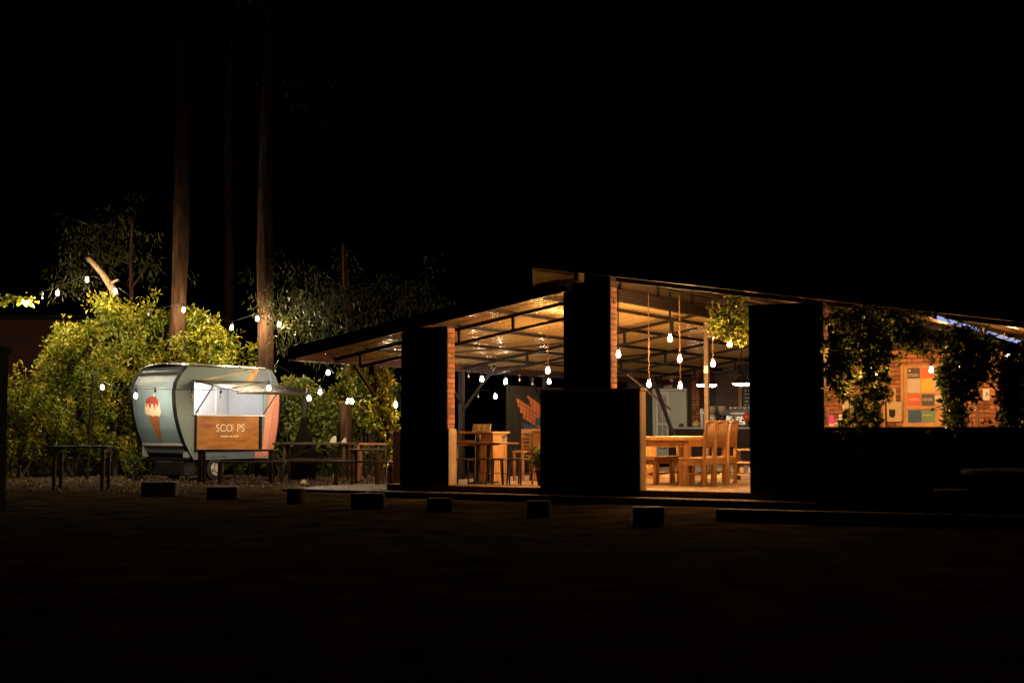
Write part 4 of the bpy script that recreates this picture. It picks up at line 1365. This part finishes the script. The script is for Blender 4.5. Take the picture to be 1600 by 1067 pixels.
# ================================================================== VEGETATION
def shrub(name, label, loc, rx, ry, h, n_clump, per, L, Wd, mat, tone=None, cr=.30, zlo=.05, lean=0):
    t = thing(name, label, 'shrub', loc, 0, 'shrubs behind the trailer')
    cs, rad, cnt, tn = [], [], [], []
    for k in range(n_clump):
        z = h * (zlo + (1 - zlo) * random.random() ** .85)
        f_ = z / h
        prof = math.sqrt(max(0.02, 1 - max(0, (f_ - .45) / .56) ** 2.2)) * (0.82 + .18 * math.sin(7 * f_ + rx * 9))
        a = random.uniform(0, 2 * math.pi)
        q = random.uniform(.72, 1.0) if random.random() < .8 else random.uniform(.2, .7)
        r_ = q * prof * (1 + .22 * math.sin(3 * a + h) + .12 * math.sin(5 * a + 7 * f_))
        c0 = Vector((math.cos(a) * rx * r_ + lean * f_, math.sin(a) * ry * r_, z))
        big = cr * random.uniform(.6, 1.35)
        tb = min(1, max(0, random.gauss(.45, .2)))
        # every clump is a handful of sprays, so light and dark sit side by side
        for j in range(4):
            d = Vector((random.gauss(0, 1), random.gauss(0, 1), random.gauss(0, 1)))
            cs.append(tuple(c0 + d * big * .42))
            rad.append(big * random.uniform(.38, .62))
            cnt.append(max(6, int(per * (big / cr) * random.uniform(.7, 1.3) / 4)))
            tn.append(min(1, max(0, tb + random.gauss(0, .12) + .18 * d.z)))
    link(bpy.data.objects.new('leaf_crown', leaf_mesh('leaf_crown', cs, rad, cnt, L, Wd, mat, droop=.15, tone=tn)), t)
    st_ = MB()
    for k in range(9):
        c_ = random.choice(cs)
        b0 = Vector((random.uniform(-.2, .2), random.uniform(-.2, .2), 0))
        st_.tube([b0, Vector((c_[0] * .4, c_[1] * .4, c_[2] * .5)), Vector(c_)], [.045, .03, .01], 6)
    st_.build('branch', M_stem, t)
    return t


def sx(px, Y):
    return (px - 800) / F * Y


shr = [(40, 33.0, 1.0, 2.2, 'lowest rounded hedge shrub at the far left behind the plank table', 150),
       (108, 33.6, 1.05, 3.35, 'tall hedge shrub left of the leaning light pole', 240),
       (172, 34.0, 1.15, 4.1, 'tallest hedge shrub below the pale cut limb', 300),
       (240, 34.4, 1.05, 3.95, 'hedge shrub behind the cone end of the trailer', 260),
       (312, 34.6, 1.1, 3.75, 'hedge shrub rising above the trailer roof', 240),
       (372, 34.8, .8, 3.35, 'narrow hedge shrub between the two tall trunks', 150)]
for (px, Y, r_, h, lab, nc) in shr:
    shrub('hedge_shrub', lab, (sx(px, Y), Y, 0), r_, .95, h, int(nc * .40), 92, .11, .05, M_leaf, cr=.33)
for (px, Y, r_, h, lab, nc) in [(458, 33.2, .75, 2.2, 'dark leafy shrub at the coral end of the trailer', 90), (515, 33.6, .72, 1.9, 'bright leafy shrub behind the white paper bags', 90),
                                (575, 34.0, .8, 2.6, 'shadowy shrub behind the vine-covered post', 100), (640, 36.0, 1.1, 2.4, 'dark shrub hidden behind the first pillar', 60)]:
    shrub('garden_shrub', lab, (sx(px, Y), Y, 0), r_, .7, h, int(nc * .6), 56, .125, .075, M_leafd, cr=.25)
shrub('weed_clump', 'small weed clump at the foot of the hedge by the trailer', (sx(210, 31.2), 31.2, 0), .3, .2, .45, 16, 24, .10, .05, M_leafd, cr=.12)


def tree(name, label, loc, h, r0, r1, lean=(0, 0), mat=M_bark, crown=None, limbs=()):
    t = thing(name, label, 'tree', loc)
    n_ = 26
    pts, rad = [], []
    for k in range(n_ + 1):
        f_ = k / n_
        pts.append((lean[0] * f_ + .05 * math.sin(9 * f_ + loc[0]), lean[1] * f_ + .04 * math.cos(7 * f_), h * f_))
        rad.append((r0 + (r1 - r0) * f_) * (1 + .07 * math.sin(23 * f_ + loc[0])) * (1 + .5 * max(0, .04 - f_) / .04))
    m = MB().tube(pts, rad, 18)
    for i, v in enumerate(m.v):                   # fluted bark
        ring, a = divmod(i, 18)
        if ring <= n_:
            c_ = Vector(pts[ring])
            d = Vector(v) - c_
            m.v[i] = tuple(c_ + d * (1 + .06 * math.sin(a * 2.1 + ring * .5) + .04 * math.sin(a * 5 + ring)))
    tk = m.build('trunk', mat, t, smooth=True)
    for (z0, dx, dy, dz, rr) in limbs:
        f_ = z0 / h
        b0 = Vector((lean[0] * f_, lean[1] * f_, z0))
        MB().tube([b0, b0 + Vector((dx * .5, dy * .5, dz * .35)), b0 + Vector((dx, dy, dz))], [rr, rr * .7, rr * .35], 8).build('limb', mat, tk)
    if crown:
        cs, rad, cnt = [], [], []
        for (cx, cyy, cz, rr, k, per) in crown:
            for _ in range(k):
                d = Vector((random.gauss(0, 1), random.gauss(0, 1), random.gauss(0, .8)))
                cs.append((cx + d.x * rr * .5, cyy + d.y * rr * .35, cz + d.z * rr * .5))
                rad.append(.32 * random.uniform(.6, 1.3))
                cnt.append(per)
        link(bpy.data.objects.new('crown', leaf_mesh('crown', cs, rad, cnt, .17, .026, M_euc, droop=1.6)), t)
    return t


high = lambda: [(random.uniform(-2, 2), random.uniform(-1, 1), random.uniform(10.5, 14.5), 1.6, 14, 26) for _ in range(5)]
tree('eucalyptus_tree', 'tall bare eucalyptus trunk rising out of the hedge left of centre', (sx(272, 33.95), 33.95, 0), 15, .215, .12, (.15, .2), crown=high(), limbs=((11.5, 1.5, .2, 2.0, .07), (12, -1.4, .3, 1.8, .06)))
tree('eucalyptus_tree', 'tall eucalyptus trunk with peeling bark right behind the trailer', (sx(410, 33.6), 33.6, 0), 15, .22, .12, (.15, .1), crown=high(), limbs=((11.4, -1.2, .2, 2.2, .06), (12, 1.4, .3, 2.0, .06)))
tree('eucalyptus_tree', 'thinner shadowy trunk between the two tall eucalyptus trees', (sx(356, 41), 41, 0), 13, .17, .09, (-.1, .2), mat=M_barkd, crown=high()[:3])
tree('eucalyptus_tree', 'slender forked sapling with drooping leaves above the hedge', (sx(198, 35.4), 35.4, 0), 6.4, .09, .03, (.1, 0),
     crown=[(-1.3, .0, 5.7, 1.1, 20, 26), (-.7, -.1, 5.1, .8, 12, 24), (.5, -.2, 5.3, .9, 12, 24), (-.1, 0, 6.2, .7, 9, 24)], limbs=((4.6, .5, 0, 1.0, .035), (5.2, -1.2, 0, .6, .03)))
ctr = tree('cut_tree', 'pale leaning limb sawn off above the hedge top', (sx(180, 34.1), 34.1, 0), 4.0, .11, .10, (.0, .0), mat=M_bark,
           crown=[(-1.2, .2, 4.7, .6, 10, 22)])
q = [at(181, 462, 33.6), at(172, 446, 33.6), at(160, 428, 33.6), at(148, 414, 33.6), at(139, 405, 33.6), at(136, 402, 33.6)]
MB().tube([p - Vector((sx(180, 34.1), 34.1, 0)) for p in q], [.085, .08, .07, .06, .062, .05], 12).build('sawn_limb', M_bark2, ctr, smooth=True)
MB().tube([p - Vector((sx(180, 34.1), 34.1, 0)) for p in (at(170, 448, 33.6), at(178, 440, 33.5), at(184, 437, 33.4))], [.035, .03, .025], 8).build('stub', M_bark2, ctr, smooth=True)
tree('eucalyptus_tree', 'stout reddish trunk behind the picnic table under the string lights', (sx(545, 32.6), 32.6, 0), 5.4, .155, .07, (-.1, .3), limbs=((3.4, -1.3, 0, .9, .04), (3.6, 1.2, 0, .8, .04)),
     crown=[(-1.2, -.3, 3.6, .8, 22, 24), (-.6, .2, 4.0, 1.0, 30, 24), (.2, .2, 3.8, 1.0, 26, 24), (1.2, .3, 4.2, 1.0, 26, 22), (-1.5, .3, 4.4, .8, 16, 22), (.6, -.1, 3.3, .7, 14, 24), (-.6, -.3, 3.0, .6, 12, 24), (2.0, .4, 3.6, .8, 14, 22)])


def vine(name, label, pts, v, mat, L, Wd, per=12, group=None, jit=.12, strands=0, dens=1.0, xr=(0, 1700)):
    # pts: (px, py, r_px, clumps) gathered at pavilion depth v; one loose hanging plant
    u0, _, z0 = onv(pts[0][0], pts[0][1], v)
    root = B(u0, v, z0)
    t = thing(name, label, 'vine', root, 0, group)
    cs, rad, cnt = [], [], []
    pts = list(pts)
    for _ in range(strands):
        a_ = random.choice([q for q in pts[:max(3, len(pts) * 2 // 3)] if xr[0] < q[0] < xr[1]])
        x_ = a_[0] + random.uniform(-1, 1) * a_[2]
        y_ = a_[1]
        for q_ in range(random.randint(5, 14)):
            pts.append((x_ + random.uniform(-3, 3), y_, 3, 1))
            y_ += random.uniform(4, 8)
    for (px, py, rp, k) in pts:
        for _ in range(max(1, int(k * dens))):
            a, q = random.uniform(0, 6.28), random.random() ** .5
            u, _, z = onv(px + math.cos(a) * q * rp, py + math.sin(a) * q * rp * .9, v)
            w = B(u, v + random.gauss(0, jit), z) - root
            cs.append(tuple(w))
            rad.append(random.uniform(.05, .12))
            cnt.append(max(3, int(per * random.uniform(.5, 1.4))))
    link(bpy.data.objects.new('leaf_mass', leaf_mesh('leaf_mass', cs, rad, cnt, L, Wd, mat, droop=.5)), t)
    st_ = MB()
    for k in range(8):
        c_ = Vector(random.choice(cs))
        st_.tube([Vector((random.uniform(-.2, .2), 0, .12)), Vector((c_.x * .9, c_.y, c_.z * .4)), c_], [.012, .009, .004], 5)
    st_.build('stem', M_stem, t)
    return t


vine('hanging_vine', 'dense dark vine hanging from the eave at the left of the right-hand opening',
     [(1350, 488, 12, 8), (1312, 500, 22, 28), (1350, 505, 34, 60), (1395, 502, 28, 50), (1418, 515, 18, 22), (1365, 545, 32, 60), (1395, 548, 20, 22), (1345, 570, 22, 26), (1376, 583, 18, 24), (1350, 610, 20, 26),
      (1372, 620, 12, 12), (1350, 640, 18, 22), (1370, 648, 12, 12), (1300, 530, 9, 8), (1305, 550, 10, 8), (1330, 655, 18, 14), (1300, 585, 9, 5), (1382, 608, 8, 5), (1318, 540, 10, 7), (1415, 530, 18, 20), (1440, 542, 13, 12), (1435, 515, 16, 20), (1428, 500, 14, 14)], .0, M_ivy, .08, .06, strands=14, dens=.5, xr=(1290, 1372))
vine('hanging_vine', 'thickest dark vine trailing over the poster board side of the opening',
     [(1510, 522, 10, 6), (1470, 530, 16, 12), (1500, 532, 22, 30), (1530, 535, 20, 34), (1528, 560, 24, 46), (1498, 565, 24, 36), (1530, 585, 16, 26), (1505, 598, 22, 34), (1482, 592, 12, 10), (1486, 615, 14, 14), (1512, 622, 12, 16),
      (1484, 640, 10, 8), (1488, 655, 10, 8), (1461, 668, 6, 3), (1460, 682, 5, 3), (1470, 552, 10, 4), (1476, 578, 8, 4), (1550, 545, 8, 5)], .05, M_ivy, .08, .06, strands=7, dens=.6, xr=(1484, 1515))
vine('hanging_vine', 'vine hanging at the very right edge over the brick pier',
     [(1588, 548, 12, 14), (1592, 575, 12, 16), (1590, 605, 12, 16), (1594, 635, 14, 16), (1580, 655, 18, 18), (1565, 560, 12, 8), (1592, 665, 16, 18), (1558, 668, 10, 8), (1615, 600, 18, 20)], .1, M_ivy, .08, .06, strands=8, dens=.6)
vine('hanging_plant', 'bushy green plant hanging under the upper roof in the dining bay',
     [(1140, 470, 14, 10), (1158, 462, 8, 8), (1135, 490, 20, 26), (1155, 490, 14, 20), (1120, 498, 12, 14), (1145, 510, 18, 26), (1130, 522, 13, 14), (1150, 528, 10, 10), (1160, 508, 10, 10), (1112, 505, 7, 6)], 1.0, M_ivy, .08, .06, per=9, strands=0, dens=.5)
vine('climbing_vine', 'bright climbing vine wrapped round the leaning post left of the first pillar',
     [(583, 568, 12, 10), (597, 590, 13, 14), (585, 610, 14, 14), (600, 625, 12, 14), (605, 650, 9, 10), (608, 670, 8, 8), (612, 695, 7, 7), (618, 720, 7, 6), (560, 575, 12, 9), (570, 640, 13, 10), (545, 590, 16, 8), (580, 655, 12, 7), (540, 608, 14, 8), (530, 618, 10, 6)], 2.4, M_leaf, .10, .07, per=12)
vp = bthing('leaning_post', 'dark leaning timber post wrapped in vine under the lean-to eave', 'post', EU, 2.45, 0)
MB().bar((.18, .35, 0), (-.02, -.1, 1.75), .09, .09).build('shaft', M_darkwood, vp)
MB().bar((-.02, -.1, 1.70), (0, -.3, 2.28), .08, .08).build('shaft_top', M_darkwood, vp)
MB().bar((-.02, -.1, 1.62), (-.0, -.95, 2.28), .05, .05).build('brace', M_darkwood, vp)
MB().bb(-.06, .06, -.4, -.2, 2.12, 2.28).build('bracket', M_steel, vp)
sv = thing('wire_vine', 'leafy creeper lit along the wire at the top left', 'vine', at(25, 468, 32.5))
cs = [tuple(at(px, 468 + 4 * math.sin(px * .3) + random.uniform(-4, 4), 32.5) - at(25, 468, 32.5)) for px in range(-20, 54, 2)]
link(bpy.data.objects.new('leaf_mass', leaf_mesh('leaf_mass', cs, [.08] * len(cs), [6] * len(cs), .09, .06, M_leaf, droop=.5)), sv)
MB().tube([tuple(at(-20, 466, 32.5) - at(25, 468, 32.5)), tuple(at(54, 466, 32.5) - at(25, 468, 32.5))], .012, 6).build('stem', M_stem, sv)

# ================================================================== LAMPS: PENDANTS AND STRING LIGHTS
BULB = [(.010, .075), (.016, .06), (.031, .02), (.035, -.004), (.027, -.027), (.008, -.038)]
me_bulb = MB().lathe(BULB, 10).mesh('bulb', M_bulb, True)
me_gb = MB().lathe(BULB, 10).mesh('bulb', emat('added_gable_bulb', WARM, 190), True)  # added bulb, out of view, lights the gable panel from behind
me_rb = MB().lathe(BULB, 10).mesh('bulb', M_rbulb, True)
me_s2 = MB().lathe(BULB, 10).mesh('bulb', M_sbulb2, True)
me_s3 = MB().lathe(BULB, 10).mesh('bulb', M_sbulb3, True)
me_sb = MB().lathe(BULB, 10).mesh('bulb', M_sbulb, True)
me_cb = MB().lathe(BULB, 10).mesh('bulb', M_cbulb, True)


def halo_mesh(name, col, st_):
    # clear shell round a bulb; its faint emission paints a soft halo
    m = bpy.data.materials.new(name)
    m.use_nodes = True
    nt = m.node_tree
    nt.nodes.remove(nt.nodes['Principled BSDF'])
    e = nt.nodes.new('ShaderNodeEmission')
    e.inputs[0].default_value = col + (1,)
    e.inputs[1].default_value = st_
    tp = nt.nodes.new('ShaderNodeBsdfTransparent')
    ad = nt.nodes.new('ShaderNodeAddShader')
    nt.links.new(e.outputs[0], ad.inputs[0])
    nt.links.new(tp.outputs[0], ad.inputs[1])
    nt.links.new(ad.outputs[0], nt.nodes['Material Output'].inputs[0])
    m.cycles.emission_sampling = 'NONE'
    MATS[name] = m
    return MB().lathe([(.013, .08), (.022, .066), (.044, .024), (.05, -.006), (.041, -.036), (.02, -.051), (.004, -.056)], 12).mesh('halo_shell', m, True)


me_env = halo_mesh('amber_halo', (1.0, 0.50, 0.14), 0.22)
me_env2 = halo_mesh('soft_halo', (1.0, 0.66, 0.30), 0.16)
me_env3 = halo_mesh('pale_halo', (1.0, 0.8, 0.62), 0.12)
me_db = MB().lathe([(r * .6, z * .7) for r, z in BULB], 8).mesh('unlit_bulb', M_dead, True)
me_block_cap = MB().lathe([(.062, .066), (.05, .078), (.026, .088), (.024, .092)], 12).mesh('cap', M_blackpaint, True)  # caps added over the string bulbs to block light going up
me_sock = MB().lathe([(.02, .07), (.026, .075), (.026, .12), (.012, .14)], 10).mesh('socket', M_blackpaint, True)

pend = [(856, 580, 2.2, 'rope', 'bulb pendant hanging near the right side of the first bay'),
        (1047, 530, 1.5, 'wire', 'bare bulb on a thick black flex, highest in the dining bay'),
        (1062, 562, 2.3, 'rope', 'bare bulb on a knotted rope directly above the lowest right bulb'),
        (1140, 538, 1.4, 'wire', 'bare bulb glowing under the hanging plant'),
        (1114, 569, 3.0, 'rope', 'bare bulb on a rope just right of the brown steel post'),
        (1014, 601, 2.6, 'rope', 'low bare bulb on a long rope left in the dining bay'),
        (1063, 603, 4.3, 'rope', 'lowest right bare bulb in front of the door'),
        (966, 555, 0.9, 'wire', 'bare bulb close beside the lit brick edge of the tallest pillar'),
        (1315, 566, 0.45, 'wire', 'bare bulb glowing among the leaves left in the right-hand opening'),
        (1366, 590, 0.55, 'wire', 'bare bulb almost hidden behind the dense dark vine'),
        (1455, 579, 6.9, 'wire', 'bare bulb close in front of the poster board'),
        (1500, 570, 5.0, 'wire', 'bare bulb hidden behind the thickest vine'),
        (872, 441, 0.75, 'none', 'unseen dim bulb added behind the pale gable panel to light it'),
        (1574, 556, 5.6, 'wire', 'bare bulb above the brick pier at the right edge')]
for (px, py, v, kd, lab) in pend:
    u, _, z = onv(px, py, v)
    if kd == 'none':
        z = uproof(u) - .13
    ceil = uproof(u) + .11 if kd == 'none' else (roofz(u) if u < RU else uproof(u)) - .06
    t = bthing('pendant_bulb', lab, 'lamp', u, v, z, 'bare bulb pendants')
    inst('bulb', me_gb if kd == 'none' else me_bulb if px < 1290 else me_rb, t, (0, 0, 0))
    if kd != 'none':
        inst('halo_shell', me_env, t, (0, 0, 0))
    inst('socket', me_sock, t, (0, 0, 0))
    L_ = ceil - z
    if kd == 'rope':
        pts = [(.006 * math.sin(k * 2.1), .006 * math.cos(k * 1.7), .13 + (L_ - .13) * k / 24) for k in range(25)]
        rad = [(.008 if k < 13 else .005) + (.010 if 5 < k < 11 and k % 2 else 0) for k in range(25)]
        MB().tube(pts, rad, 7).build('rope', M_rope, t, smooth=True)
    else:
        MB().tube([(0, 0, .12), (0, 0, max(.13, min(.35, L_)))], .01, 6).build('flex', M_wire, t)
        if L_ > .36:
            MB().tube([(0, 0, .345), (0, 0, L_)], .022 if px == 1047 else .012, 6).build('upper_flex', M_wire, t)


def string_light(label, items, me, drop=.16, dead=()):
    # items: (px, py, Y) of every bulb; the wire hangs a little above them
    P = [at(px, py, Y) for (px, py, Y) in items]
    root = P[0].copy()
    root.z += drop
    t = thing('string_light', label, 'string lights', root)
    hooks = [p + Vector((0, 0, drop)) - root for p in P]
    wire = []
    for a, b in zip(hooks, hooks[1:]):
        d = (b - a).length
        for k in range(10):
            f_ = k / 10
            wire.append(a.lerp(b, f_) - Vector((0, 0, .05 * d * 4 * f_ * (1 - f_) * .5)))
    wire.append(hooks[-1])
    MB().tube(wire, .006, 5).build('wire', M_wire, t)
    for k, h in enumerate(hooks):
        b = inst('bulb' if k not in dead else 'unlit_bulb', me if k not in dead else me_db, t, h - Vector((0, 0, drop)))
        inst('socket', me_sock, b, (0, 0, 0))
        if k not in dead:
            inst('cap', me_block_cap, b, (0, 0, 0))
            inst('halo_shell', me_env3 if me is me_cb else me_env2, b, (0, 0, 0))
        MB().tube([(0, 0, .12), (0, 0, drop)], .007, 5).build('drop_flex', M_wire, b)
    return t


string_light('string lights looped over the hedge top and past the tall trunks',
             [(-30, 480, 32.3), (41, 475, 32.5), (66, 466, 32.6), (90, 459, 32.7), (136, 438, 32.6), (180, 456, 32.5), (232, 492, 32.9), (287, 485, 33.3), (325, 502, 33.2), (362, 513, 33.1), (402, 499, 33.0), (436, 508, 32.8)], me_sb, dead=(2, 6, 8))
string_light('string lights strung low across the front of the trailer',
             [(143, 594, 31.4), (160, 606, 31.7), (212, 619, 29.75), (242, 618, 29.7), (300, 620, 29.3), (345, 620, 29.3), (420, 607, 29.4), (483, 623, 29.5), (543, 627, 28.8), (618, 633, 27.3)], me_s2, dead=(0, 3, 4, 5))
string_light('string lights between the stout trunk and the lean-to eave',
             [(430, 580, 31.6), (500, 613, 31.8), (513, 583, 31.6), (550, 628, 31.5), (596, 600, 31.2)], me_s3, dead=(0, 4))
string_light('pale string lights in the dark garden beyond the first bay',
             [(700, 588, 28.0), (732, 588, 28.3), (753, 593, 28.6), (790, 597, 29.2), (812, 594, 29.6), (832, 600, 29.9), (858, 597, 30.3), (905, 596, 31)], me_cb, dead=(0, 1, 4, 5, 7))
string_light('lower string of pale lights crossing behind the eave post',
             [(720, 622, 32.0), (747, 620, 32.2), (774, 620, 32.4), (800, 612, 32.6)], me_cb, dead=(0, 1, 3))

# the leaves of one plant are too many to pick apart: each plant's foliage is one part
for o in list(scene.objects):
    if o.parent is not None and o.name.split('.')[0] in ('leaf_mass', 'leaf_crown', 'crown'):
        o['kind'] = 'stuff'
